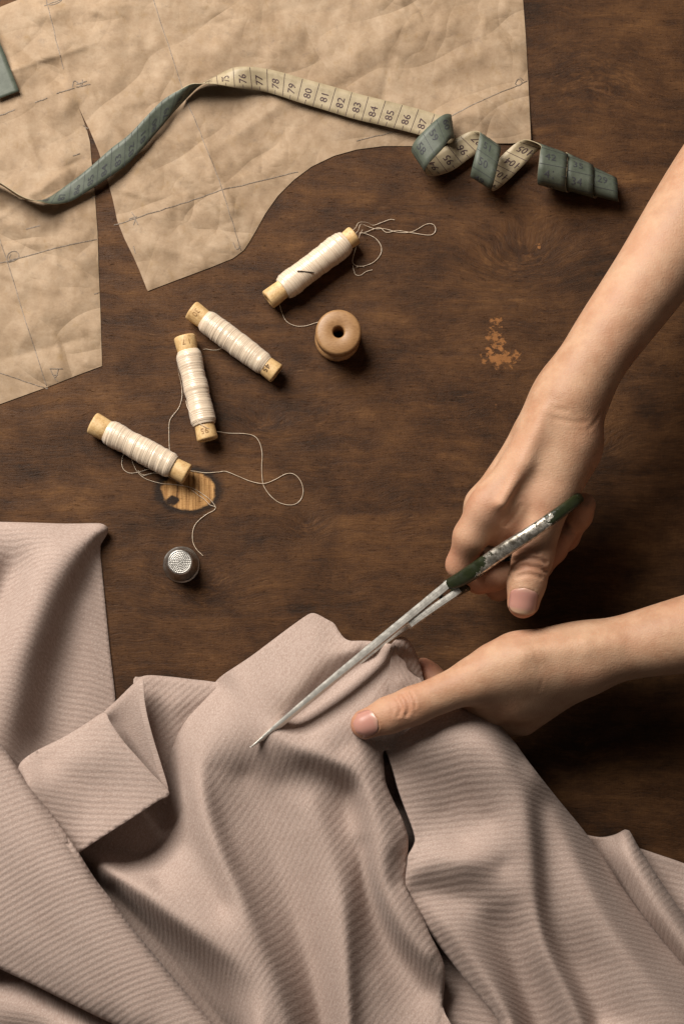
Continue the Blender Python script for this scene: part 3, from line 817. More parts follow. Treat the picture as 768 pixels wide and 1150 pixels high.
# ------------------------------------------------------------------ thimble
def thimble():
    c = W(204, 634.3, 0)
    root = empty('thimble', c, 'small silver metal thimble with dimpled top standing open side down below the bobbins', 'thimble')
    hh = 0.0185
    prof = [(.0096, .0004), (.0100, 0), (.0106, .0002), (.0109, .0007), (.0107, .0013), (.0101, .0016), (.0099, .0024), (.0100, .0030), (.0098, .0036)]
    wall = [(np.interp(t, [0, 1], [.0097, .0078]), .0042 + t * (.0162 - .0042)) for t in np.linspace(0, 1, 44)]
    top = [(.0077, .0168), (.0074, .0174), (.0070, .0179), (.0066, .0181)]
    def rf(rr, h, an):
        d = np.zeros(np.broadcast(rr, h, an).shape)
        k = np.where((h > .0062) & (h < .0166), 1.0, 0.0)
        row = (h - .0062) / .00098
        fr = (row % 1) - .5
        aa = an / (2 * math.pi) * 44 + .5 * (np.floor(row) % 2)
        fa = (aa % 1) - .5
        q = np.clip(1 - (fr ** 2 + fa ** 2) / .13, 0, 1)
        return rr - k * .00028 * q
    V, F = lathe(prof + wall + top, 264, c, (0, 0, 1), rfun=rf)
    inner = [(.0066, .0176), (.0071, .0168), (.0090, .0042), (.0096, .0004)]
    mk('thimble_wall', V, F, M['thimble'], root)
    # dimpled crown
    nr, na = 46, 132
    Vt, Ft = [], []
    for i in range(nr + 1):
        r = .00665 * i / nr
        for j in range(na):
            a = 2 * math.pi * j / na
            ring = r / .00098; k = round(ring); z = 0
            if k == 0: q = max(0, 1 - (ring ** 2) / .13)
            elif k <= 6:
                m = 6 * k; fa = (a / (2 * math.pi) * m) % 1 - .5
                q = max(0, 1 - ((ring - k) ** 2 + (fa * 1.0) ** 2) / .14)
            else: q = 0
            z = hh - .0004 * (r / .00665) ** 2 - .00050 * q
            Vt.append((c[0] + r * math.cos(a), c[1] + r * math.sin(a), z))
    for i in range(nr):
        for j in range(na):
            Ft.append((i * na + j, (i + 1) * na + j, (i + 1) * na + (j + 1) % na, i * na + (j + 1) % na))
    mk('dimpled_top', Vt, Ft, M['thimble'], root)
    ri, fi = lathe(inner, 64, c, (0, 0, 1))
    mk('thimble_lining', ri, fi, M['thimble'], root)
thimble()
# ------------------------------------------------------------------ draped cloth (one piece, several overlapping folds)
CV, CF, CR, CA, CM = [], [], [], [], []
_ncv = 0
CLOTH_SURF = {}

def smooth_z(z, fc, it):
    e = np.vstack([np.array([(f[i], f[(i + 1) % len(f)]) for i in range(len(f))]) for f in fc]); e = np.vstack([e, e[:, ::-1]])
    e = np.unique(e, axis=0)
    deg = np.bincount(e[:, 0], minlength=len(z))
    for _ in range(it): z = .4 * z + .6 * np.bincount(e[:, 0], z[e[:, 1]], len(z)) / np.maximum(deg, 1)
    return z

def dens(lines, st=13):
    C, Z = [], []
    for L in lines:
        L = np.array(L, float)
        if len(L) > 1:
            c = catmull(L, 8) if len(L) > 2 else L
            c = resample(c, st)
        else: c = L
        C.append(c[:, :2]); Z.append(c[:, 2])
    C = np.vstack(C); Z = np.concatenate(Z)
    keep = []
    for i in range(len(C)):
        if all(np.hypot(*(C[i] - C[j])) > st * .24 for j in keep): keep.append(i)
    return C[keep], Z[keep]

def fold(name, outline, lines, rib=(0.0, 6.90, 0.25), roll=(), drop=14.0, step=3.4, lam=0.0015, raw=(), smooth_outline=True, fine=0.35, warp=None, kind='tps', amp=0.55, boost=0.0):
    """outline: plan polygon; lines: ridge / valley / edge guides (u,v,z); rib: (angle deg, spacing, height gain)
    roll: list of (polyline, radius) along which the cloth bends under; drop: how far the hidden hem hangs below its edge"""
    global _ncv
    o = np.array(outline, float)
    if smooth_outline:
        oo = catmull(o, 5, closed=True)
    else: oo = o
    pts, fc, nb = fill_poly(oo, step)
    C, Z = dens(lines, 13 if kind == 'tps' else 9)
    z = tps(C, Z, pts, lam, kind)
    if boost: z = z + boost * (z - smooth_z(z, fc, 260))
    if kind == 'lin': z = smooth_z(z, fc, 4)
    z += fine * (fbm(pts[:, 0] * .02 + len(name), pts[:, 1] * .02, 3) - .45) * 2
    for (pl, r) in roll:
        pl = np.array(pl, float)
        if len(pl) > 2: pl = catmull(pl, 6)
        d = np.full(len(pts), 1e9)
        for a, b in zip(pl[:-1], pl[1:]):
            ab = b - a; t = np.clip(((pts - a) @ ab) / (ab @ ab + 1e-9), 0, 1)
            d = np.minimum(d, np.linalg.norm(pts - a - t[:, None] * ab, axis=1))
        q = np.clip(1 - d / r, 0, 1)
        z -= r * S * 1000 * (1 - np.sqrt(np.maximum(0, 1 - q * q))) * 0.85
    z = np.maximum(z, 0.8)
    V = W(pts[:, 0], pts[:, 1], z)
    th, sp, hg = rib
    if np.isscalar(th): tha = np.radians(np.full(len(pts), float(th)))
    else:
        tc = np.array([p[:2] for p in th], float); tv = np.array([p[2] for p in th], float)
        d2 = ((pts[:, None] - tc[None]) ** 2).sum(2) + 400.0
        tha = None
    if tha is not None:
        ph = (pts[:, 1] * np.cos(tha) - pts[:, 0] * np.sin(tha)) / sp + z * hg / sp
        ac = (pts[:, 0] * np.cos(tha) + pts[:, 1] * np.sin(tha)) / sp
    else:
        # guides give (u,v,phase slope): integrate by smooth interpolation of the wale offset
        off = (tv[None] / d2 ** 1.5).sum(1) / (1 / d2 ** 1.5).sum(1)
        ph = (pts[:, 1] + off) / sp + z * hg / sp
        ac = pts[:, 0] / sp
    if warp is not None:
        ph = ph + warp(pts[:, 0], pts[:, 1]) / sp
    F = list(fc)
    n0 = len(pts)
    # hem: hangs down and tucks inwards below the seen edge
    if drop > 0:
        b = np.arange(nb)
        prev = V[(b - 1) % nb]; nxt = V[(b + 1) % nb]
        t = nxt - prev; nin = np.stack([-t[:, 1], t[:, 0], 0 * t[:, 0]], 1)
        area = 0.5 * np.sum(V[:nb, 0] * np.roll(V[:nb, 1], -1) - np.roll(V[:nb, 0], -1) * V[:nb, 1])
        if area < 0: nin = -nin
        nin /= np.linalg.norm(nin, axis=1)[:, None] + 1e-12
        rings = []
        for f, ins in ((.25, -.0002), (.55, .0010), (1.0, .0030)):
            Vr = V[:nb] + nin * ins
            Vr[:, 2] = np.maximum(V[:nb, 2] - drop * .001 * f, 0.0006)
            rings.append(Vr)
        base = n0
        allr = [np.arange(nb)]
        for k, Vr in enumerate(rings):
            allr.append(np.arange(base, base + nb)); base += nb
        V = np.vstack([V] + rings)
        ph = np.r_[ph] ; pb = ph[:nb]; ab_ = ac[:nb]
        for k, f in enumerate((.25, .55, 1.0)):
            ph = np.r_[ph, pb + drop * f * .2 / sp]; ac = np.r_[ac, ab_ + drop * f * 1.2 / sp]
        for k in range(3):
            A_, B_ = allr[k], allr[k + 1]
            for i in range(nb):
                j = (i + 1) % nb
                q = (A_[i], B_[i], B_[j], A_[j])
                F.append(q if area > 0 else q[::-1])
    # make face normals point up
    for i in range(len(fc)):
        a, b_, c = [V[k] for k in fc[i][:3]]
        if np.cross(b_ - a, c - a)[2] < 0: F[i] = fc[i][::-1]
    CV.append(V); CF.extend([tuple(int(i) + _ncv for i in q) for q in F]); CR.append(ph); CA.append(ac); CM.append(np.full(len(V), amp))
    _ncv += len(V)
    CLOTH_SURF[name] = (C, Z)

# upper left corner of the cloth lying on the wood
fold('corner', [(-40, 585), (0, 586), (40, 587), (75, 588), (103, 587.5), (114, 588), (120.5, 592), (121, 597), (118, 603), (113.5, 610), (112.5, 617), (115, 645), (119, 685), (124, 735), (130, 790), (128, 830), (70, 880), (20, 900), (-40, 900)],
     [[(-40, 586, 8), (0, 587, 9), (15, 588, 11), (40, 588, 12), (75, 589, 9), (100, 588, 8)], [(120, 596, 8), (112, 614, 3), (115, 645, 1.6), (119, 685, 1.4), (124, 735, 1.4), (129, 785, 1.4)],
      [(30, 592, 13), (28, 610, 15), (18, 640, 9), (6, 665, 7), (-6, 690, 8), (-30, 720, 10)],                       # valley on the left
      [(-20, 600, 14), (-10, 620, 15), (-30, 660, 18)],
      [(55, 600, 16), (46, 625, 21), (36, 655, 24), (22, 690, 27), (6, 730, 30), (-10, 770, 33), (-30, 820, 36)],    # long soft ridge
      [(112, 597, 11.5), (100, 612, 14), (86, 636, 17), (72, 662, 20), (58, 692, 23), (44, 726, 26), (32, 760, 28), (22, 800, 30), (10, 840, 31)],
      [(108, 614, 6.5), (95, 642, 7.5), (82, 676, 9), (70, 712, 10), (58, 750, 11), (50, 790, 11), (45, 830, 11)],
      [(100, 680, 4.5), (100, 730, 5), (95, 780, 5.5), (80, 830, 6)]],
     rib=(8, 6.80, 1.5), roll=[([(114, 589), (120.5, 593), (120, 600)], 6), ([(-40, 586), (40, 587), (112, 588)], 7)], drop=8, warp=lambda u, v: -0.16 * np.maximum(0, 60 - u) * 0.5)

# bottom left under-fold
fold('under_left', [(-40, 1040), (20, 1060), (100, 1110), (190, 1175), (-40, 1185)],
     [[(-40, 1080, 12), (0, 1095, 12), (60, 1120, 14), (120, 1150, 15)], [(-40, 1126, 24), (0, 1128, 25), (40, 1133, 25), (90, 1146, 26), (130, 1165, 26)], [(-40, 1170, 18), (40, 1172, 18)]],
     rib=(8, 6.90, -1.2), drop=4)

# layer glimpsed in the crevices of the middle
fold('under_hand', [(415, 830), (440, 845), (500, 940), (505, 960), (470, 985), (480, 1020), (560, 1120), (600, 1180), (470, 1180), (430, 1000)],
     [[(425, 840, 20), (434, 850, 18), (440, 870, 6), (452, 905, 4)], [(436, 862, 36), (444, 868, 38), (452, 872, 38)], [(438, 880, 18), (446, 900, 18)], [(452, 910, 16), (458, 940, 16)], [(468, 915, 6), (480, 935, 4), (491, 948, 4)], [(470, 965, 3), (480, 955, 3)], [(484, 1062, 12), (512, 1110, 20), (540, 1160, 22)], [(470, 1020, 6)], [(435, 1000, 2), (455, 1080, 3), (470, 1130, 5), (480, 1180, 6)]],
     rib=(18, 6.70, 0.8), drop=0, lam=.01)

# farther folds at the lower right, on the wood
fold('far_layer', [(690, 945), (705, 949), (718, 953), (745, 962), (768, 970), (820, 990), (830, 1100), (780, 1080), (720, 1000)],
     [[(700, 948, 5), (720, 953, 6), (768, 970, 6), (820, 990, 7)], [(740, 1000, 5), (780, 1050, 5)], [(790, 1020, 10), (820, 1080, 10)]],
     rib=(14, 6.90, 0.5), drop=5)
fold('far_roll', [(620, 925), (640, 935), (658, 938), (676, 941), (692, 938), (703, 932.5), (707, 934), (716, 950), (732, 975), (752, 1005), (775, 1038), (830, 1110), (830, 1190), (770, 1130), (690, 1040)],
     [[(650, 936, 6), (672, 941, 8), (692, 938, 13), (704, 934, 17)], [(700, 937, 21), (704, 962, 28), (719, 992, 32), (742, 1030, 34), (785, 1090, 35)], [(704, 934, 20), (716, 952, 24), (752, 1006, 27), (775, 1040, 28), (825, 1106, 29)], [(660, 950, 3), (690, 1000, 2.5), (730, 1050, 3), (780, 1110, 4)], [(678, 962, 7), (694, 990, 8), (716, 1026, 9), (745, 1066, 10)]],
     rib=(-58, 6.90, 0.4), roll=[([(704, 932.5), (716, 950), (752, 1005), (775, 1038), (830, 1110)], 15)], drop=18, amp=0.3)

# inside of the tunnel behind the small flap
fold('tunnel_back', [(150, 766), (158, 760.5), (168, 758.5), (190, 760), (215, 763), (240, 766), (262, 772), (240, 830), (210, 880), (190, 905), (172, 880), (160, 820)],
     [[(158, 762, 17), (185, 761, 14), (215, 764, 13), (245, 768, 12)], [(172, 780, 16), (180, 810, 12), (188, 850, 7), (190, 885, 4)], [(225, 785, 14), (212, 810, 12), (202, 835, 9), (195, 865, 5)], [(200, 790, 16)], [(240, 800, 10), (215, 850, 6)]],
     rib=(-42, 6.70, 0.3), roll=[([(152, 764), (160, 760), (190, 760), (240, 766)], 6)], drop=10)
fold('tunnel_front', [(108, 812), (118, 799), (132, 786), (146, 772), (156, 763.5), (160.5, 763), (162, 772), (162.5, 786), (166, 806), (173, 832), (181, 858), (189.5, 889), (183, 897), (160, 890), (130, 860)],
     [[(160, 765, 31), (162, 786, 33), (167, 810, 34), (175, 838, 33), (189, 887, 31)], [(118, 802, 18), (135, 787, 22), (150, 771, 27)], [(122, 815, 12), (136, 838, 11), (152, 858, 13), (175, 884, 22)], [(146, 800, 23), (158, 835, 23)]],
     amp=0.06, rib=(-4, 6.1, 0.2), drop=1.4, roll=[([(110, 810), (118, 799), (146, 772), (158, 762.5)], 5)])

# main panel under the scissors
fold('panel', [(242, 766), (252, 757), (264, 749), (282, 737), (302, 722), (326, 704), (343, 692), (350, 688.5), (357, 690), (367, 695.5), (375, 700), (380, 708), (386, 716), (393, 719.5), (404, 719.5), (416, 720), (428, 722), (438, 723), (444, 724), (446, 735), (470, 760), (515, 790), (520, 815), (470, 840), (436, 842), (430, 846), (431, 858), (433, 878), (441, 898), (450, 916), (456, 932), (458.5, 946), (456.5, 968), (455, 990), (461, 1008), (472, 1026), (484, 1052), (496, 1076), (499.5, 1095), (497, 1130), (493, 1180), (250, 1180), (222, 1146), (194, 1112), (162, 1076), (136, 1042), (114, 1010), (96, 982), (82, 962), (76, 935), (100, 905), (140, 888), (170, 884), (183, 884), (186, 868), (194, 840), (204, 817), (222, 792)],
     [[(243, 768, 19), (222, 794, 20), (205, 818, 19), (194, 842, 17), (187, 868, 12), (188, 895, 9), (185, 915, 6)], [(205, 895, 22), (202, 920, 20), (192, 945, 15), (170, 965, 11), (140, 970, 10)],
      [(86, 955, 3), (104, 957, 3), (130, 958, 4), (156, 952, 4), (176, 938, 5)], [(90, 930, 2.5), (120, 920, 2.5), (150, 910, 3), (170, 895, 4)],
      [(112, 968, 14), (132, 984, 20), (160, 1008, 28), (190, 1030, 34), (220, 1050, 38), (250, 1071, 41), (270, 1090, 42), (284, 1118, 42), (284, 1170, 42)],
      [(98, 980, 3), (116, 1008, 2), (138, 1041, 2), (164, 1075, 2), (196, 1111, 2), (224, 1145, 2), (252, 1178, 2)], [(128, 998, 8), (158, 1026, 11), (190, 1056, 13), (220, 1084, 15), (246, 1116, 16), (268, 1160, 16)],
      [(165, 995, 29), (195, 1012, 35), (225, 1035, 40), (252, 1055, 43), (275, 1072, 45), (294, 1095, 45), (302, 1130, 45), (306, 1175, 45)],
      [(206, 950, 23), (194, 975, 25), (180, 990, 25)],
      [(255, 775, 25), (240, 800, 28), (228, 830, 30), (222, 860, 31), (226, 892, 34), (238, 930, 37), (253, 970, 40), (273, 1012, 42), (297, 1066, 43), (314, 1110, 43), (332, 1175, 43)],   # ridge A
      [(238, 865, 31), (240, 888, 31), (252, 927, 31), (267, 967, 33), (286, 1009, 34.5), (310, 1062, 35), (328, 1108, 35), (346, 1175, 35)],
      [(275, 870, 29), (292, 915, 26), (308, 960, 24.5), (324, 1005, 24), (340, 1055, 24), (353, 1100, 24), (368, 1175, 24)],                                                                 # hollow right of it
      [(212, 880, 27), (217, 930, 29), (230, 975, 33), (250, 1020, 38)],
      [(318, 880, 33), (335, 920, 32)],
      [(350, 900, 36), (365, 940, 36), (380, 985, 36.5), (388, 1030, 37), (391, 1080, 37), (392, 1120, 37), (392, 1175, 37)],                                                                   # upright fold line
      [(398, 960, 33), (399, 1000, 33), (400, 1050, 32.5), (401, 1100, 32), (402, 1170, 32)],
      [(262, 756, 28), (272, 775, 34), (285, 795, 39), (300, 814, 43), (312, 825, 45), (332, 836, 46.5), (352, 845, 47.5), (372, 853, 48.5), (390, 861, 49), (402, 873, 48.5), (408, 887, 48), (413, 910, 46.5), (417, 945, 44), (423, 985, 42.5), (436, 1022, 41), (455, 1055, 40), (478, 1082, 38), (497, 1103, 34)],  # main lit ridge
      [(345, 862, 40), (365, 874, 38), (385, 880, 38)], [(396, 888, 36), (393, 908, 33), (392, 930, 33)], [(404, 905, 39), (408, 940, 37)],
      [(409, 945, 35), (413, 985, 30), (424, 1023, 28), (441, 1057, 27), (462, 1086, 26), (482, 1114, 25)], [(425, 1100, 27), (440, 1160, 27), (475, 1170, 27)],
      [(300, 724, 29), (345, 693, 27), (372, 700, 28), (386, 717, 31), (412, 721, 35), (438, 723, 40)],
      [(300, 755, 33), (330, 730, 32), (355, 712, 31)], [(318, 790, 38), (345, 762, 36), (370, 738, 34), (400, 727, 36)], [(305, 798, 40.5), (330, 778, 37.5)],
      [(330, 808, 37), (352, 790, 34), (375, 772, 32), (400, 752, 32), (425, 736, 35)],
      [(345, 826, 44), (370, 810, 44.5), (398, 790, 45), (420, 770, 46), (440, 748, 47), (442, 730, 46)],
      [(380, 842, 47), (402, 832, 47), (425, 822, 47)], [(420, 860, 47), (424, 890, 47.5), (434, 920, 47), (444, 950, 46)], [(443, 975, 43), (448, 992, 41)], [(452, 1010, 43), (466, 1040, 43), (485, 1072, 41)],
      [(431, 858, 45), (440, 898, 44), (455, 932, 43), (455, 970, 41), (462, 1008, 41), (484, 1052, 40), (497, 1080, 37)],
      [(460, 800, 46), (490, 805, 46), (512, 800, 44), (470, 765, 42)]],
     rib=(-57, 6.8, 0.5), amp=0.34, boost=0.95, kind='lin', lam=0.004, roll=[([(431, 846), (433, 878), (456, 932), (458, 946), (455, 990), (472, 1026), (496, 1076), (499, 1095), (495, 1160)], 7), ([(242, 766), (302, 722), (350, 688.5)], 4), ([(242, 766), (222, 792), (204, 817), (186, 868)], 5)], drop=16,
     warp=lambda u, v: 0.0 * u)

# loop of cloth standing up between finger and thumb
fold('pinch_back', [(438, 732), (441, 722), (446, 717), (452, 715), (459, 719), (465, 729), (470, 741), (473, 752), (474, 768), (455, 770), (440, 765)],
     [[(441, 724, 44), (452, 717, 42), (464, 729, 41), (472, 752, 40)], [(445, 735, 48), (450, 750, 46), (455, 765, 44)], [(460, 740, 43)]], rib=(-60, 5.6, 0.2), drop=12, step=2.2,
     roll=[([(446, 717), (452, 715), (459, 719), (470, 741), (474, 768)], 6)])
fold('pinch_front', [(438.5, 742), (440, 733), (442, 727), (444.5, 729), (446, 735), (450, 739), (455, 744), (458, 752), (466, 759), (474, 766), (470, 790), (434, 800), (435, 775), (437, 757)],
     [[(442, 729, 51), (446, 736, 51), (458, 752, 50), (474, 766, 49)], [(438, 745, 52), (436, 770, 51), (434, 798, 49)], [(450, 765, 53), (452, 785, 50)]], rib=(62, 5.6, 0.2), drop=5, step=2.0, lam=.004)

# right panel over the fingers
fold('right_panel', [(434, 842), (438, 832), (450, 820), (470, 806), (488, 799), (508, 796), (524, 795.5), (540, 799), (554, 808), (566, 820), (578, 834), (588, 848), (600, 864), (614, 882), (630, 902), (645, 920), (660, 939), (680, 968), (700, 999), (722, 1029), (745, 1057), (770, 1085), (830, 1145), (830, 1190), (580, 1190), (563, 1152), (545, 1127), (528, 1107), (510, 1084), (493, 1062), (478, 1040), (466, 1022), (457, 1003), (455.5, 988), (458, 972), (459, 962), (464, 953), (467, 944), (464, 931), (458, 915), (452, 899), (447, 884), (442, 866), (437, 851)],
     [[(442, 836, 47), (462, 814, 50), (490, 801, 52), (522, 798, 53), (545, 804, 52), (566, 822, 50), (588, 850, 46)],
      [(442, 866, 45), (448, 886, 45), (454, 903, 44), (459, 918, 44), (467, 945, 44)],
      [(465, 840, 53), (500, 825, 58), (530, 822, 60), (552, 833, 60), (570, 852, 59), (583, 874, 57), (593, 905, 55), (599, 945, 53), (602, 985, 51), (604, 1020, 49), (610, 1050, 47), (622, 1080, 45), (637, 1108, 43), (656, 1150, 42), (668, 1185, 42)],   # ridge B
      [(480, 870, 49), (505, 880, 50), (530, 895, 50), (548, 920, 48)], [(494, 912, 43), (507, 930, 43), (520, 945, 45)],
      [(500, 962, 50), (522, 966, 52), (545, 968, 51), (566, 972, 49)],
      [(462, 985, 46), (472, 975, 48), (486, 966, 49)],
      [(474, 1000, 43.5), (495, 1005, 43), (518, 1010, 43), (540, 1020, 43), (556, 1040, 38), (568, 1065, 34), (580, 1100, 30), (595, 1145, 27), (608, 1185, 27)],        # trough
      [(460, 1004, 42), (480, 1040, 41), (495, 1060, 40), (528, 1105, 38), (563, 1150, 36)],
      [(478, 1014, 44), (498, 1038, 46), (518, 1062, 46), (538, 1090, 45), (558, 1120, 44), (580, 1165, 43)],
      [(582, 1040, 40), (590, 1075, 35), (606, 1110, 32), (626, 1160, 29)],
      [(540, 995, 47), (565, 1012, 45), (578, 1020, 44)],
      [(602, 902, 50), (607, 945, 47.5), (610, 985, 45.5), (612, 1022, 43), (619, 1053, 40), (633, 1080, 36), (649, 1108, 34), (670, 1152, 33)],                             # valley right of B
      [(624, 912, 43), (638, 940, 43), (652, 975, 44), (668, 1010, 45), (690, 1050, 45), (718, 1090, 45), (750, 1130, 45), (790, 1175, 45)],                              # ridge C
      [(604, 872, 48), (630, 904, 36), (660, 941, 30), (700, 1001, 28), (745, 1059, 27), (800, 1118, 27)],
      [(672, 1085, 38), (700, 1145, 38)]],
     rib=(3, 6.70, 0.55), kind='lin', lam=0.004, amp=0.45, boost=0.8, roll=[([(566, 820), (588, 848), (614, 882), (645, 920), (660, 939), (700, 999), (745, 1057), (830, 1145)], 12), ([(450, 820), (488, 799), (524, 795.5), (554, 808), (578, 834)], 10),
      ([(563, 1152), (528, 1107), (493, 1062), (466, 1022), (457, 1003), (456, 985), (462, 962)], 6)], drop=22,
     warp=lambda u, v: 0.20 * np.minimum(0, u - 520) * .9 + -0.00 * v + 0.10 * np.maximum(0, u - 610))

# small folded-back flap on the left, ending in a point
fold('flap', [(0, 880), (18, 868), (24, 856), (40, 844), (70, 829), (95, 814), (108, 805), (115, 801), (120, 801.5), (122, 807), (128, 817), (140, 834), (155, 851), (172, 870), (190.5, 890.5), (178, 899), (160, 911), (140, 924), (118, 938), (95, 953), (60, 975), (10, 960)],
     [[(24, 857, 32), (40, 845, 28), (70, 830, 27), (95, 815, 29), (114, 802, 30)], [(121, 806, 33), (140, 834, 36), (162, 859, 37), (189, 889, 36)], [(170, 903, 38), (140, 923, 38), (110, 943, 37), (85, 958, 31)],
      [(50, 855, 29), (80, 850, 33), (105, 840, 35), (122, 835, 36)], [(34, 880, 42), (52, 880, 38), (75, 880, 34), (100, 880, 33), (130, 880, 35), (160, 884, 37)], [(50, 920, 38), (70, 918, 36), (90, 915, 34), (120, 910, 35), (145, 905, 37)], [(20, 890, 44), (40, 945, 34), (66, 955, 32)]],
     rib=(4, 6.80, 0.5), drop=2.2, roll=[([(24, 856), (70, 829), (108, 805), (116, 800.5)], 6)])

# broad strip sweeping across the lower left
fold('left_strip', [(-50, 790), (-20, 818), (2, 840), (16, 860), (32, 884), (48, 904), (66, 928), (84, 954), (104, 986), (124, 1012), (146, 1042), (170, 1071), (196, 1102), (218, 1128), (242, 1156), (262, 1185), (180, 1185), (140, 1157), (100, 1137), (66, 1120), (36, 1105), (0, 1088), (-50, 1064)],
     [[(-30, 815, 44), (2, 842, 47), (32, 885, 49), (66, 929, 50), (104, 986, 51), (146, 1042, 51), (196, 1102, 51), (242, 1156, 51)],
      [(-40, 850, 48), (-5, 885, 51), (30, 930, 54), (66, 980, 56), (108, 1040, 56), (155, 1100, 56), (200, 1160, 55)],
      [(-40, 930, 45), (10, 985, 49), (60, 1045, 52), (110, 1100, 53), (150, 1145, 53)],
      [(-40, 1010, 38), (10, 1050, 42), (60, 1090, 46), (110, 1130, 48)],
      [(-50, 1062, 31), (0, 1086, 33), (36, 1103, 37), (66, 1118, 40), (100, 1135, 43), (140, 1156, 45)]],
     rib=(-22, 6.70, 0.6), roll=[([(-50, 790), (2, 840), (48, 904), (104, 986), (170, 1071), (242, 1156), (262, 1185)], 13), ([(-50, 1064), (0, 1088), (66, 1120), (140, 1157), (180, 1185)], 6)], drop=26)

CV = np.vstack(CV); CR = np.concatenate(CR); CA = np.concatenate(CA); CM = np.concatenate(CM)
cloth = mk('draped_cloth', CV, CF, M['cloth'], attrs={'rib': CR, 'across': CA, 'ribamp': CM})
tag(cloth, 'dusty taupe ribbed cloth lying in deep soft folds under the scissors', 'fabric')
# ------------------------------------------------------------------ the person's forearms and hands (implicit surface -> one skin mesh)
class Field:
    def __init__(s, lo, hi, h):
        s.lo = np.array(lo, float); s.h = h
        s.n = np.ceil((np.array(hi) - s.lo) / h).astype(int) + 1
        s.ax = [s.lo[k] + h * np.arange(s.n[k]) for k in range(3)]
    def new(s): return np.full(s.n, 0.06, np.float32)
    def box(s, P, r, m=0.030):
        lo = np.min(np.asarray(P) - np.max(r), 0) - m; hi = np.max(np.asarray(P) + np.max(r), 0) + m
        a = np.clip(np.floor((lo - s.lo) / s.h).astype(int), 0, s.n); b = np.clip(np.ceil((hi - s.lo) / s.h).astype(int) + 1, 0, s.n)
        return tuple(slice(i, j) for i, j in zip(a, b))
    def grid(s, sl):
        return np.meshgrid(s.ax[0][sl[0]], s.ax[1][sl[1]], s.ax[2][sl[2]], indexing='ij', sparse=True)

def smin(a, b, k):
    if k <= 0: return np.minimum(a, b)
    h = np.maximum(k - np.abs(a - b), 0) / k
    return np.minimum(a, b) - h * h * h * k / 6

def rcone(G, a, b, ra, rb, sq=None):
    """tapered capsule; sq: (direction, factor) flattens the section along a direction"""
    a = np.asarray(a); b = np.asarray(b); ab = b - a; L2 = ab @ ab
    px, py, pz = G[0] - a[0], G[1] - a[1], G[2] - a[2]
    t = np.clip((px * ab[0] + py * ab[1] + pz * ab[2]) / L2, 0, 1)
    dx, dy, dz = px - t * ab[0], py - t * ab[1], pz - t * ab[2]
    d2 = dx * dx + dy * dy + dz * dz
    r = ra + (rb - ra) * t
    if sq is not None:
        n = np.asarray(sq[0]); n = n / np.linalg.norm(n)
        q = dx * n[0] + dy * n[1] + dz * n[2]
        d2 = d2 + q * q * (1 / sq[1] ** 2 - 1)
    return (np.sqrt(d2) - r).astype(np.float32)

def surf_nets(D, F):
    S_ = D < 0
    nx, ny, nz = D.shape
    c = [S_[i:nx - 1 + i, j:ny - 1 + j, k:nz - 1 + k] for i in (0, 1) for j in (0, 1) for k in (0, 1)]
    cnt = np.zeros((nx - 1, ny - 1, nz - 1), np.int8)
    for q in c: cnt += q
    cells = np.argwhere((cnt > 0) & (cnt < 8))
    idx = np.full((nx - 1, ny - 1, nz - 1), -1, np.int64); idx[tuple(cells.T)] = np.arange(len(cells))
    acc = np.zeros((len(cells), 3)); num = np.zeros(len(cells))
    corners = [(i, j, k) for i in (0, 1) for j in (0, 1) for k in (0, 1)]
    for a in corners:
        for ax in range(3):
            if a[ax]: continue
            b = list(a); b[ax] = 1
            pa = cells + np.array(a); pb = cells + np.array(b)
            da = D[tuple(pa.T)]; db = D[tuple(pb.T)]
            m = (da < 0) != (db < 0)
            t = np.where(m, da / np.where(m, da - db, 1), 0)
            p = np.array(a)[None] + t[:, None] * (np.array(b) - np.array(a))[None]
            acc[m] += p[m]; num[m] += 1
    V = F.lo + F.h * (cells + acc / num[:, None])
    quads = []
    for ax in range(3):
        o1, o2 = (ax + 1) % 3, (ax + 2) % 3
        sl0 = [slice(None)] * 3; sl1 = [slice(None)] * 3
        sl0[ax] = slice(0, -1); sl1[ax] = slice(1, None)
        s0, s1 = S_[tuple(sl0)], S_[tuple(sl1)]
        e = np.argwhere(s0 != s1)
        e = e[(e[:, o1] > 0) & (e[:, o2] > 0) & (e[:, o1] < D.shape[o1] - 1) & (e[:, o2] < D.shape[o2] - 1)]
        d1 = np.zeros(3, int); d1[o1] = 1; d2 = np.zeros(3, int); d2[o2] = 1
        q = np.stack([idx[tuple((e - d1 - d2).T)], idx[tuple((e - d2).T)], idx[tuple(e.T)], idx[tuple((e - d1).T)]], 1)
        flip = ~s0[tuple(e.T)]
        q[flip] = q[flip][:, ::-1]
        quads.append(q)
    return V, np.vstack(quads)

def relax(V, Q, it=2, lam=0.5):
    E = np.vstack([Q[:, [0, 1]], Q[:, [1, 2]], Q[:, [2, 3]], Q[:, [3, 0]]])
    E = np.vstack([E, E[:, ::-1]])
    deg = np.bincount(E[:, 0], minlength=len(V))[:, None]
    for _ in range(it):
        acc = np.zeros_like(V)
        for k in range(3): acc[:, k] = np.bincount(E[:, 0], V[E[:, 1], k], len(V))
        V = V + lam * (acc / deg - V)
    return V

def normals(V, Q):
    n = np.cross(V[Q[:, 2]] - V[Q[:, 0]], V[Q[:, 3]] - V[Q[:, 1]])
    N = np.zeros_like(V)
    for j in range(4):
        for k in range(3): N[:, k] += np.bincount(Q[:, j], n[:, k], len(V))
    return N / (np.linalg.norm(N, axis=1)[:, None] + 1e-15)

def J(u, v, z, rpx=None):
    p = W(u, v, z)
    return p if rpx is None else (p, R(rpx, z))

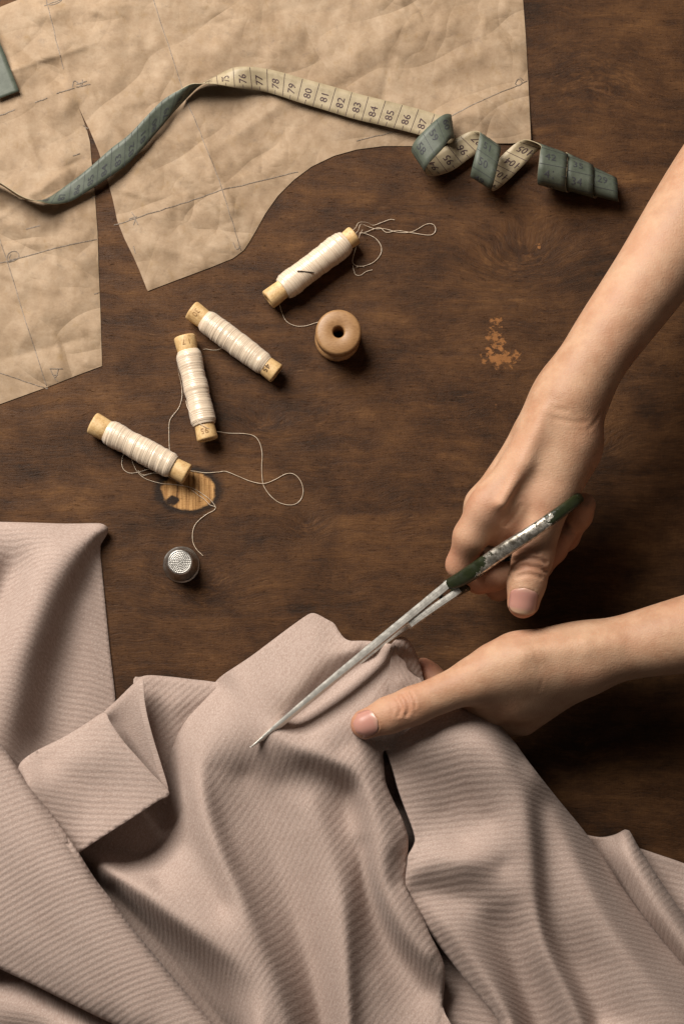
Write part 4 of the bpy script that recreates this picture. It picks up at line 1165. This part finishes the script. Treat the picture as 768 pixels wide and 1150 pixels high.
def build_arm(bounds, palm, digits, h=0.0011, post=None):
    """palm: list of (a, b, k, sq); digits: list of chains of joints with blend radii"""
    F = Field(bounds[0], bounds[1], h)
    D = F.new()
    for seg in palm:
        if seg[0] == 'limb':                       # smooth limb: flat section from parallel chains, no swelling at the joints
            f = None
            allp = [q for ch in seg[1] for q in ch]
            sl = F.box([q[0] for q in allp], max(q[1] for q in allp)); G = F.grid(sl)
            for ch in seg[1]:
                m = None
                for (pa, ra), (pb, rb) in zip(ch[:-1], ch[1:]):
                    c = rcone(G, pa, pb, ra, rb); m = c if m is None else np.minimum(m, c)
                f = m if f is None else smin(f, m, 0.012)
            D[sl] = smin(D[sl], f, 0.004)
            continue
        a, b, k = seg[0], seg[1], seg[2]; sq = seg[3] if len(seg) > 3 else None
        sl = F.box([a[0], b[0]], max(a[1], b[1])); G = F.grid(sl)
        D[sl] = smin(D[sl], rcone(G, a[0], b[0], a[1], b[1], sq), k)
    out = D.copy()
    for dg in digits:
        ch = dg['j']; kk = dg.get('k', 0.003); kp = dg.get('kp', 0.009)
        sl = F.box([c[0] for c in ch], max(c[1] for c in ch)); G = F.grid(sl)
        n1 = dg.get('root', 1)
        q = D[sl].copy()
        for i in range(n1): q = smin(q, rcone(G, ch[i][0], ch[i + 1][0], ch[i][1], ch[i + 1][1], dg.get('sq')), kp)
        for i in range(n1, len(ch) - 1):
            q = smin(q, rcone(G, ch[i][0], ch[i + 1][0], ch[i][1], ch[i + 1][1], dg.get('sq')), kk)
        out[sl] = np.minimum(out[sl], q)
    return F, out

def wrinkle(V, N, path, w, depth):
    """shallow groove along a path of world points lying near the skin"""
    P = np.asarray(path); d = np.full(len(V), 1e9)
    lo, hi = P.min(0) - 4 * w, P.max(0) + 4 * w
    m = np.all((V > lo) & (V < hi), axis=1)
    idx = np.where(m)[0]
    if not len(idx): return V
    X = V[idx]; dd = np.full(len(idx), 1e9)
    for a, b in zip(P[:-1], P[1:]):
        ab = b - a; t = np.clip(((X - a) @ ab) / (ab @ ab + 1e-15), 0, 1)
        dd = np.minimum(dd, np.linalg.norm(X - a - t[:, None] * ab, axis=1))
    V = V.copy()
    V[idx] -= N[idx] * (depth * (np.exp(-(dd / w) ** 2) - 0.45 * np.exp(-((dd - 2.0 * w) / (w * .9)) ** 2)))[:, None]
    return V

def on_skin(V, Q, pts):
    """drop plan points (u,v) onto the skin seen from above"""
    bv = BVHTree.FromPolygons([Vector(p) for p in V], Q.tolist())
    out = []
    for (u, v) in pts:
        a = np.array([(NU - 384) * S, (575 - NV) * S, CAMH]); b = W(u, v, 0.0)
        h_ = bv.ray_cast(Vector(a), Vector(b - a))
        if h_[0] is not None: out.append(np.array(h_[0]))
    return np.array(out), bv

def groove(V, Q, pts, w=0.0008, depth=0.00035, sub=5):
    P, _ = on_skin(V, Q, catmull(np.array(pts, float), sub) if len(pts) > 2 else pts)
    if len(P) < 2: return V
    return wrinkle(V, normals(V, Q), P, w, depth)

# ---- right hand: closed round the scissor bows, thumb through the upper one
def right_arm():
    z0 = 84
    palm = []
    # forearm (two parallel tapered limbs give the flat section), out to the elbow
    # wrist at (640,447); elbow far outside the frame
    fa = [((912, 60, 92), 60), ((806, 201, 90), 51.5), ((733, 308, 88), 43.5), ((682, 379, 86), 38.5), ((655, 421, 84), 36), ((640, 446, 84), 35.5)]
    C4 = catmull(np.array([(*q, r) for q, r in fa], float), 5)
    palm.append(('limb', [[J(q[0], q[1], q[2] + dz, q[3]) for q in C4] for dz in (-7, 7)]))
    # carpus and back of the hand
    palm.append((J(641, 444, 84, 34), J(622, 482, 82, 35), 0.020))
    palm.append((J(637, 458, 70, 31), J(611, 500, 62, 31), 0.020))
    mc = [(604, 492, 90, 22, 545, 571, 84, 17.5), (596, 494, 74, 22, 541, 566, 66, 17), (600, 494, 58, 21, 549, 557, 49, 16), (612, 492, 46, 19, 562, 546, 36, 14.5)]
    for (a, b, c, r, a2, b2, c2, r2) in mc:
        palm.append((J(a, b, c, r), J(a2, b2, c2, r2), 0.014))
    # thenar mass and the web between thumb and index
    palm.append((J(640, 490, 86, 31), J(622, 545, 82, 26), 0.014))
    palm.append((J(646, 508, 74, 26), J(630, 548, 70, 22), 0.012))
    palm.append((J(598, 530, 80, 24), J(590, 560, 78, 15), 0.012))
    palm.append((J(628, 470, 84, 34), J(640, 500, 80, 30), 0.014))
    palm.append((J(612, 520, 84, 26), J(574, 584, 78, 17), 0.012))
    palm.append((J(575, 560, 82, 18), J(560, 600, 70, 15), 0.010))
    palm.append((J(600, 556, 76, 20), J(582, 598, 68, 13), 0.010))
    thumb = dict(j=[J(640, 500, 88, 27), J(617, 556, 84, 24.5), J(598, 626, 79, 21.2), J(591, 655, 77.5, 20.2), J(587, 677, 76, 17.6)], k=0.007, kp=0.012, root=1)
    index = dict(j=[J(547, 566, 85, 18.5), J(528, 602, 76, 18.0), J(517, 634, 62, 15.2), J(538, 651, 56, 14.5), J(556, 648, 53, 14.2), J(580, 640, 50, 12)], k=0.007, kp=0.012, root=1)
    middle = dict(j=[J(541, 566, 66, 17), J(522, 622, 46, 15.5), J(560, 660, 38, 13.8), J(604, 638, 40, 13.5), J(622, 618, 46, 13.2), J(633, 602, 50, 12.2)], k=0.006, kp=0.010, root=1)
    ring = dict(j=[J(549, 557, 48, 16), J(535, 612, 28, 15), J(590, 640, 24, 13.5), J(636, 604, 38, 13.0), J(650, 580, 52, 13.6), J(655, 567, 58, 13.6)], k=0.006, kp=0.010, root=1)
    pinky = dict(j=[J(562, 546, 36, 14.5), J(556, 592, 20, 13), J(596, 612, 15, 11.5), J(626, 596, 18, 11.5), J(636, 582, 22, 10.5)], k=0.005, kp=0.009, root=1)
    lo = W(470, 730, 0); hi = W(935, 0, 0)
    F, D = build_arm(((lo[0], lo[1], -0.002), (hi[0], hi[1], 0.140)), palm, [thumb, index, middle, ring, pinky], 0.0012)
    # extensor tendons and the two wrist prominences
    for (a, b, r) in [((612, 462, 101), (588, 520, 97), 5.0), ((588, 520, 97), (563, 565, 97), 4.0), ((641, 452, 100), (652, 492, 96), 9.0)]:
        A, B = J(*a, r), J(*b, r)
        sl = F.box([A[0], B[0]], A[1]); G = F.grid(sl)
        D[sl] = smin(D[sl], rcone(G, A[0], B[0], A[1], B[1]), 0.010)
    V, Q = surf_nets(D, F)
    V = relax(V, Q, 3, .5)
    # knuckle creases over the thumb joint, wrist folds
    for pts, w, d in [([(575, 631), (586, 627), (600, 627), (613, 632)], .0011, .00100), ([(576, 640), (590, 636), (604, 638), (613, 642)], .0010, .00085), ([(579, 622), (592, 619), (606, 622)], .0009, .00050), ([(580, 648), (594, 645), (608, 649)], .0009, .00055),
                      ([(583, 634), (597, 632), (608, 636)], .0008, .00055), ([(568, 590), (578, 578), (584, 568)], .0012, .00045),
                      ([(674, 464), (668, 474), (661, 481)], .0012, .00028), ([(600, 452), (618, 458), (636, 461)], .0012, .00022), ([(622, 470), (640, 474), (660, 474)], .0011, .00022)]:
        V = groove(V, Q, pts, w, d)
    return V, Q

# ---- left hand: thumb on top of the cloth, fingers curled beneath it
def left_arm():
    palm = []
    fa = [((1010, 655, 78), 58), ((880, 688, 72), 50), ((768, 713, 66), 41), ((720, 723, 62), 36), ((684, 731, 60), 33.5), ((655, 738, 58), 33.5)]
    C4 = catmull(np.array([(*q, r) for q, r in fa], float), 5)
    palm.append(('limb', [[J(q[0], q[1], q[2] + dz, q[3]) for q in C4] for dz in (-6, 6)]))
    palm.append((J(655, 740, 60, 34), J(612, 748, 58, 36), 0.020))
    palm.append((J(640, 748, 48, 32), J(596, 770, 44, 38), 0.020))
    mc = [(612, 748, 60, 24, 545, 776, 54, 18), (608, 760, 48, 24, 548, 796, 41, 17), (606, 770, 38, 22, 562, 806, 30, 16), (606, 776, 30, 19, 578, 806, 22, 14)]
    for (a, b, c, r, a2, b2, c2, r2) in mc:
        palm.append((J(a, b, c, r), J(a2, b2, c2, r2), 0.014))
    palm.append((J(632, 766, 44, 22), J(588, 810, 30, 15), 0.014))
    # thumb metacarpal, thenar and web
    palm.append((J(622, 738, 66, 29), J(556, 752, 64, 26), 0.016))
    palm.append((J(582, 742, 62, 30), J(545, 764, 58, 24), 0.014))
    palm.append((J(572, 775, 50, 34), J(548, 786, 44, 22), 0.014))
    thumb = dict(j=[J(575, 747, 66, 27), J(530, 765, 66, 23.5), J(463, 793, 66, 20.6), J(437, 803, 64.5, 19.6), J(410, 813.5, 61.5, 16.5)], k=0.007, kp=0.014, root=1)
    index = dict(j=[J(545, 776, 53, 18), J(515, 782, 40, 15.5), J(493, 768, 30, 13), J(482, 756, 27, 11.5), J(475, 748, 25, 9.8)], k=0.006, kp=0.010, root=1)
    middle = dict(j=[J(548, 796, 40, 17), J(505, 808, 26, 15), J(475, 796, 21, 13.5), J(460, 780, 20, 11.5)], k=0.005, kp=0.010, root=1)
    ring = dict(j=[J(562, 806, 29, 16), J(520, 824, 18, 14), J(488, 816, 14, 12.5), J(472, 804, 13, 11)], k=0.005, kp=0.010, root=1)
    pinky = dict(j=[J(578, 806, 21, 14), J(545, 832, 12, 12), J(520, 832, 9, 10.5), J(506, 824, 9, 9.5)], k=0.005, kp=0.010, root=1)
    lo = W(365, 870, 0); hi = W(1045, 615, 0)
    F, D = build_arm(((lo[0], lo[1], -0.002), (hi[0], hi[1], 0.118)), palm, [thumb, index, middle, ring, pinky], 0.0012)
    for (a, b, r) in [((650, 728, 78), (590, 735, 79), 5.0), ((690, 724, 79), (660, 727, 79), 6.0)]:
        A, B = J(*a, r), J(*b, r)
        sl = F.box([A[0], B[0]], A[1]); G = F.grid(sl)
        D[sl] = smin(D[sl], rcone(G, A[0], B[0], A[1], B[1]), 0.011)
    V, Q = surf_nets(D, F)
    V = relax(V, Q, 3, .5)
    for pts, w, d in [([(453, 779), (458, 787), (459, 796), (456, 803)], .0010, .00075), ([(445, 784), (449, 791), (450, 798), (447, 804)], .0009, .00065), ([(461, 777), (465, 786), (466, 794)], .0008, .00045), ([(438, 790), (441, 797), (440, 803)], .0008, .00025),
                      ([(598, 724), (603, 742), (604, 758)], .0011, .00014), ([(648, 716), (655, 730)], .0012, .00014), ([(607, 745), (609, 762), (605, 776)], .0010, .00013), ([(505, 753), (520, 752), (534, 747)], .0011, .00026), ([(508, 744), (522, 744)], .0010, .00020)]:
        V = groove(V, Q, pts, w, d)
    return V, Q

RV, RQ = right_arm()
LV, LQ = left_arm()

def nail(V, Q, base, tip, wid, name):
    """small curved plate resting on the skin; base and tip in plan"""
    b = np.array(base, float); t = np.array(tip, float); d = t - b; n = np.array([-d[1], d[0]]) / np.linalg.norm(d)
    bv = BVHTree.FromPolygons([Vector(p) for p in V], Q.tolist())
    cam_ = np.array([(NU - 384) * S, (575 - NV) * S, CAMH])
    na, nbk = 13, 17
    P, at = [], []
    for j in range(nbk):
        f = j / (nbk - 1)
        # rounded cuticle, gently rounded free edge
        wv = wid / 2 * (min(1, (1 - (1 - min(1, f / .28)) ** 2.2)) ** .5 * .93 + .07) * (1 - .42 * max(0, (f - .80) / .20) ** 2.2)
        for i in range(na):
            a = -1 + 2 * i / (na - 1)
            p = b + d * (f - 0.05 * (a * a) * (f - .2)) + n * wv * a
            w = W(p[0], p[1], 0.0)
            h = bv.ray_cast(Vector(cam_), Vector(w - cam_))
            q = np.array(h[0]) if h[0] is not None else w
            nn = np.array(h[1]) if h[0] is not None else np.array([0, 0, 1.0])
            edge = max(abs(a) ** 4, (1 - f) ** 6)
            P.append(q + nn * (0.00045 * (1 - edge) + 0.00005 + 0.0003 * max(0, f - .8) * 5 * .5)); at.append(f)
    P = np.array(P)
    # the plate is stiff: smooth away the skin's small relief
    G = P.reshape(nbk, na, 3)
    for _ in range(3):
        H = G.copy(); H[1:-1, 1:-1] = (G[:-2, 1:-1] + G[2:, 1:-1] + G[1:-1, :-2] + G[1:-1, 2:]) / 4; G = .5 * G + .5 * H
    P = G.reshape(-1, 3)
    Fc = [(j * na + i, j * na + i + 1, (j + 1) * na + i + 1, (j + 1) * na + i) for j in range(nbk - 1) for i in range(na - 1)]
    a, b_, c = P[Fc[0][0]], P[Fc[0][1]], P[Fc[0][2]]
    if np.cross(b_ - a, c - a)[2] < 0: Fc = [f[::-1] for f in Fc]
    return P, Fc, np.array(at)

NAILS = [nail(RV, RQ, (589.5, 660.5), (585.5, 689), 30.5, 'r'), nail(LV, LQ, (424, 807.5), (391.5, 820), 27.5, 'l')]
def carve(V, Q, base, tip, wid):
    """nail fold: the skin sinks a little where the plate sits and rises round it"""
    b = np.array(base, float); t = np.array(tip, float); d = t - b; L = np.linalg.norm(d); d /= L; n = np.array([-d[1], d[0]])
    N = normals(V, Q)
    k = 1 - V[:, 2] / CAMH
    u = ((V[:, 0] / S + 384) - NU) / k + NU; v = ((575 - V[:, 1] / S) - NV) / k + NV
    x = (u - b[0]) * d[0] + (v - b[1]) * d[1]; y = (u - b[0]) * n[0] + (v - b[1]) * n[1]
    f = np.clip(x / L, 0, 1.4)
    sd = np.maximum(np.abs(y) - wid / 2, np.maximum(-x, 0))
    sd = np.where((x < 0.28 * L), np.hypot((x - .28 * L) / (.28 * L), y / (wid / 2)) * wid / 2 - wid / 2, sd)
    m = (N[:, 2] > 0.05) & (x < L * 1.02) & (x > -8) & (np.abs(y) < wid)
    g = .00045 * np.exp(-((sd - 1.6) / 1.6) ** 2) - .00025 * (sd < 0)
    V = V.copy(); V[m] += N[m] * g[m][:, None]
    return V
RV = carve(RV, RQ, (589.5, 660.5), (585.5, 689), 30.5); LV = carve(LV, LQ, (424, 807.5), (391.5, 820), 27.5)

PV_ = np.vstack([RV, LV]); PQ = np.vstack([RQ, LQ + len(RV)])
def blob(pts):
    r = np.zeros(len(PV_))
    for (u, v, z, rad, a) in pts:
        d = np.linalg.norm(PV_ - W(u, v, z), axis=1) / (rad * S); r = np.maximum(r, a * np.exp(-d * d))
    return r
flush = blob([(587, 690, 76, 22, .85), (596, 630, 85, 20, .55), (515, 620, 65, 26, .7), (540, 655, 50, 30, .8), (655, 575, 45, 24, .75), (630, 615, 44, 26, .85), (395, 818, 62, 24, .8), (450, 793, 72, 18, .45), (476, 745, 33, 20, 1.0), (540, 575, 88, 26, .45), (660, 500, 85, 30, .35), (610, 560, 90, 26, .35), (585, 590, 70, 30, .8)])
pale = blob([(600, 520, 95, 40, .7), (700, 300, 100, 60, .6), (640, 735, 72, 50, .55), (560, 745, 80, 30, .4), (538, 590, 92, 20, .5)])
person = mk('person', PV_, PQ, M['skin'], attrs={'flush': flush, 'pale': pale})
tag(person, 'bare forearms reaching in from the right, one hand holding scissors, the other pinching the cloth', 'person')
for (P, Fc, at) in NAILS:
    o = mk('fingernail', P, Fc, M['nail'], person, attrs={'tip': at})
    md = o.modifiers.new('thickness', 'SOLIDIFY'); md.thickness = 0.0004; md.offset = -1
# ------------------------------------------------------------------ scissors, held on edge
def loft(secs, closed_ends=True):
    n = len(secs[0]); V = np.vstack(secs); F = []
    for i in range(len(secs) - 1):
        for j in range(n):
            F.append((i * n + j, i * n + (j + 1) % n, (i + 1) * n + (j + 1) % n, (i + 1) * n + j))
    if closed_ends:
        F.append(tuple(range(n - 1, -1, -1))); F.append(tuple((len(secs) - 1) * n + j for j in range(n)))
    return V, F

def blade_secs(st):
    """stations (u, v, z of the spine, spine width mm, bevel width mm, depth mm)"""
    P = np.array([W(a[0], a[1], a[2]) for a in st]); T = np.gradient(P, axis=0); secs = []
    for p, t, s in zip(P, T, st):
        side = np.array([t[1], -t[0], 0]); side /= np.linalg.norm(side)       # to the lower right of the picture when running from tip to bow
        if side[1] > 0: side = -side
        w, bv, dp = s[3] * .001, s[4] * .001, s[5] * .001
        q = lambda a, b: p + side * a + np.array([0, 0, 1.0]) * b
        secs.append(np.array([q(-w / 2, 0), q(-w / 6, .00012), q(w / 6, .00012), q(w / 2, 0), q(w / 2 + bv, -.0003 - bv * .9 - .001), q(w / 2 + bv * .9, -dp * .72), q(w / 2 - .0006 + bv * .5, -dp), q(-w / 2 + .0002, -dp * .95)]))
    return secs

def onl(u, o=0.0): return 839.6 - 0.8275 * (u - 281) + o
SCI = empty('scissors', W(505, 660, 0), 'old steel scissors with chipped dark green handles, cutting into the taupe cloth', 'scissors')
up = [(u, onl(u, o), *r) for (u, o, *r) in [(281, 0, 47, .35, .1, 1.2), (287, .2, 47.8, .9, .5, 3), (297, -.2, 49, 1.4, 1.4, 5.5), (309, -.8, 50.5, 2.0, 1.8, 8), (334, -1.2, 54, 2.6, 1.7, 11), (360, -1.3, 57, 3.2, 1.5, 13), (384, -1.2, 60, 3.6, 1.3, 14.5), (412, -1, 63, 3.9, 1.0, 15.5), (440, -.8, 66, 4.1, .8, 16), (470, -.6, 69, 4.1, .6, 16), (490, -.4, 71, 4.3, .4, 15), (503.5, -.3, 72, 4.2, .3, 13)]]
V, F = loft(blade_secs(up)); mk('blade', V, F, M['steel'], SCI, smooth=False)
lw = [(372, 774, 18, .3, .1, 1.0), (400, 748, 27, 1.6, .3, 4), (430, 722.5, 38, 2.4, .4, 7), (448, 709, 46, 2.8, .4, 9), (459, 701.6, 51, 3.0, .4, 10)]
V1, F1 = loft(blade_secs(lw))
lr = [(460, 701.2, 66, 3.6, .6, 18), (470, 693.8, 67, 3.6, .7, 18), (490, 680, 69, 3.5, .7, 17), (509.5, 666.8, 70, 3.5, .6, 15), (516, 662, 70.5, 3.2, .5, 14)]
V2, F2 = loft(blade_secs(lr))
V, F = merge((V1, F1), (V2, F2)); mk('blade', V, F, M['steel'], SCI, smooth=False)
# pivot screw through both blades
c = W(494, 668, 58); tdir = np.array([143., 95, 0]); sd = np.array([tdir[1], -tdir[0], 0]); sd = np.array([.55, -.83, 0])
V, F = lathe([(.0001, .0036), (.0024, .0036), (.0030, .0032), (.0031, .0026), (.0016, .0024), (.0016, -.0030), (.0031, -.0032), (.0030, -.0038), (.0001, -.0040)], 28, c, sd)
mk('pivot_screw', V, F, M['steel'], SCI)

def bow(st, name, nsub=7, wornf=None):
    P = catmull(np.array(st, float), nsub)
    pts = W(P[:, 0], P[:, 1], P[:, 2])
    # squarish forged bar: superellipse section
    T, N, B = frames(pts)
    zup = np.array([0, 0, 1.0])
    n = 18; a = np.linspace(0, 2 * math.pi, n, endpoint=False)
    cs, sn = np.cos(a), np.sin(a); e = .62
    X = np.sign(cs) * np.abs(cs) ** e; Y = np.sign(sn) * np.abs(sn) ** e
    side = np.array([.55, -.83, 0.0]); secs = []
    worn = []
    for p, t, w, hgt in zip(pts, T, P[:, 3], P[:, 4]):
        nn = np.cross(side, t); nn /= np.linalg.norm(nn)
        if nn[2] < 0 and abs(nn[2]) > .0: pass
        secs.append(p + side * (w * .0005) * X[:, None] + nn * (hgt * .0005) * Y[:, None])
    V, F = loft(secs)
    k = np.repeat(np.linspace(0, 1, len(secs)), n)
    wr = np.array([wornf(*q) for q in zip(k, np.tile(X, len(secs)), V[:, 2])])
    return mk(name, V, F, M['paint'], SCI, attrs={'worn': wr})
g = lambda x, m, s: math.exp(-((x - m) / s) ** 2)
# upper bow: the rim passes over the thumb, the lower half under it
# stations (u, v, z, width mm, height mm)
upper = [(503, 656, 67, 5.6, 9), (513, 652.5, 71, 8.0, 10), (529, 643, 77, 8.8, 9.5), (548, 630, 84, 8.6, 8.5), (572, 613.5, 93, 8.0, 7.5), (597, 597.5, 99, 7.4, 7), (622, 580, 100, 6.8, 7), (638, 568.5, 97, 6.6, 7), (646, 562, 90, 6.4, 7), (647, 561, 80, 6.2, 7), (641, 565.5, 68, 6.0, 7), (622, 579, 58, 6, 7), (597, 596, 53, 6, 7), (570, 614, 55, 6, 7), (548, 629, 62, 6.2, 7), (533, 639.5, 70, 6.0, 7)]
bow(upper, 'handle', wornf=lambda k, x, z: .5 + .62 * g(k, .30, .085) + .30 * g(k, .205, .05) * (1 if x > .2 else 0) - .75 * g(k, .44, .05) - .55 * g(k, .10, .07) + (.26 if x > .55 else -.06) * (1 if k < .36 else 0) - (.2 if k > .5 else 0))
lower = [(512, 664.5, 60, 5.6, 11), (524, 657, 56, 7.0, 9), (545, 643, 49, 7, 8), (572, 625, 44, 6.8, 7.5), (600, 607, 39, 6.6, 7), (624, 591, 32, 6.4, 7), (634, 584, 22, 6.2, 7), (626, 589, 13, 6.2, 7), (602, 605, 9, 6, 7), (574, 623, 11, 6, 7), (550, 640, 20, 6, 7), (534, 651, 33, 6, 7), (526, 656, 48, 6, 7)]
bow(lower, 'handle', wornf=lambda k, x, z: .42 + .2 * g(k, .25, .2))
# ------------------------------------------------------------------ camera and lamps
cam = bpy.data.cameras.new('camera'); co = bpy.data.objects.new('camera', cam); COL.objects.link(co)
cam.sensor_fit = 'VERTICAL'; cam.sensor_height = 36; cam.sensor_width = 24
cam.lens = 36 * CAMH / (1150 * S)
co.location = ((NU - 384) * S, (575 - NV) * S, CAMH); co.rotation_euler = (0, 0, 0)
cam.shift_x = (384 - NU) / 1150; cam.shift_y = (NV - 575) / 1150
cam.clip_start = 0.05; cam.clip_end = 30
SC.camera = co

def area(name, loc, target, size, power, col, shape='SQUARE'):
    l = bpy.data.lights.new(name, 'AREA'); l.shape = shape; l.size = size; l.energy = power; l.color = col
    o = bpy.data.objects.new(name, l); COL.objects.link(o)
    o.location = loc
    o.rotation_euler = (Vector(target) - Vector(loc)).to_track_quat('-Z', 'Y').to_euler()
    return o
area('softbox_lamp', (-0.76, 0.92, 1.10), (-0.04, -0.10, 0.0), 0.90, 58.0, (1.0, 0.935, 0.85))
w = bpy.data.worlds.new('World'); SC.world = w; w.use_nodes = True
bg = w.node_tree.nodes['Background']; bg.inputs[0].default_value = (1.0, 0.90, 0.80, 1); bg.inputs[1].default_value = 0.060
SC.view_settings.view_transform = 'Standard'; SC.view_settings.look = 'None'
SC.view_settings.exposure = 0.0; SC.view_settings.gamma = 1.0
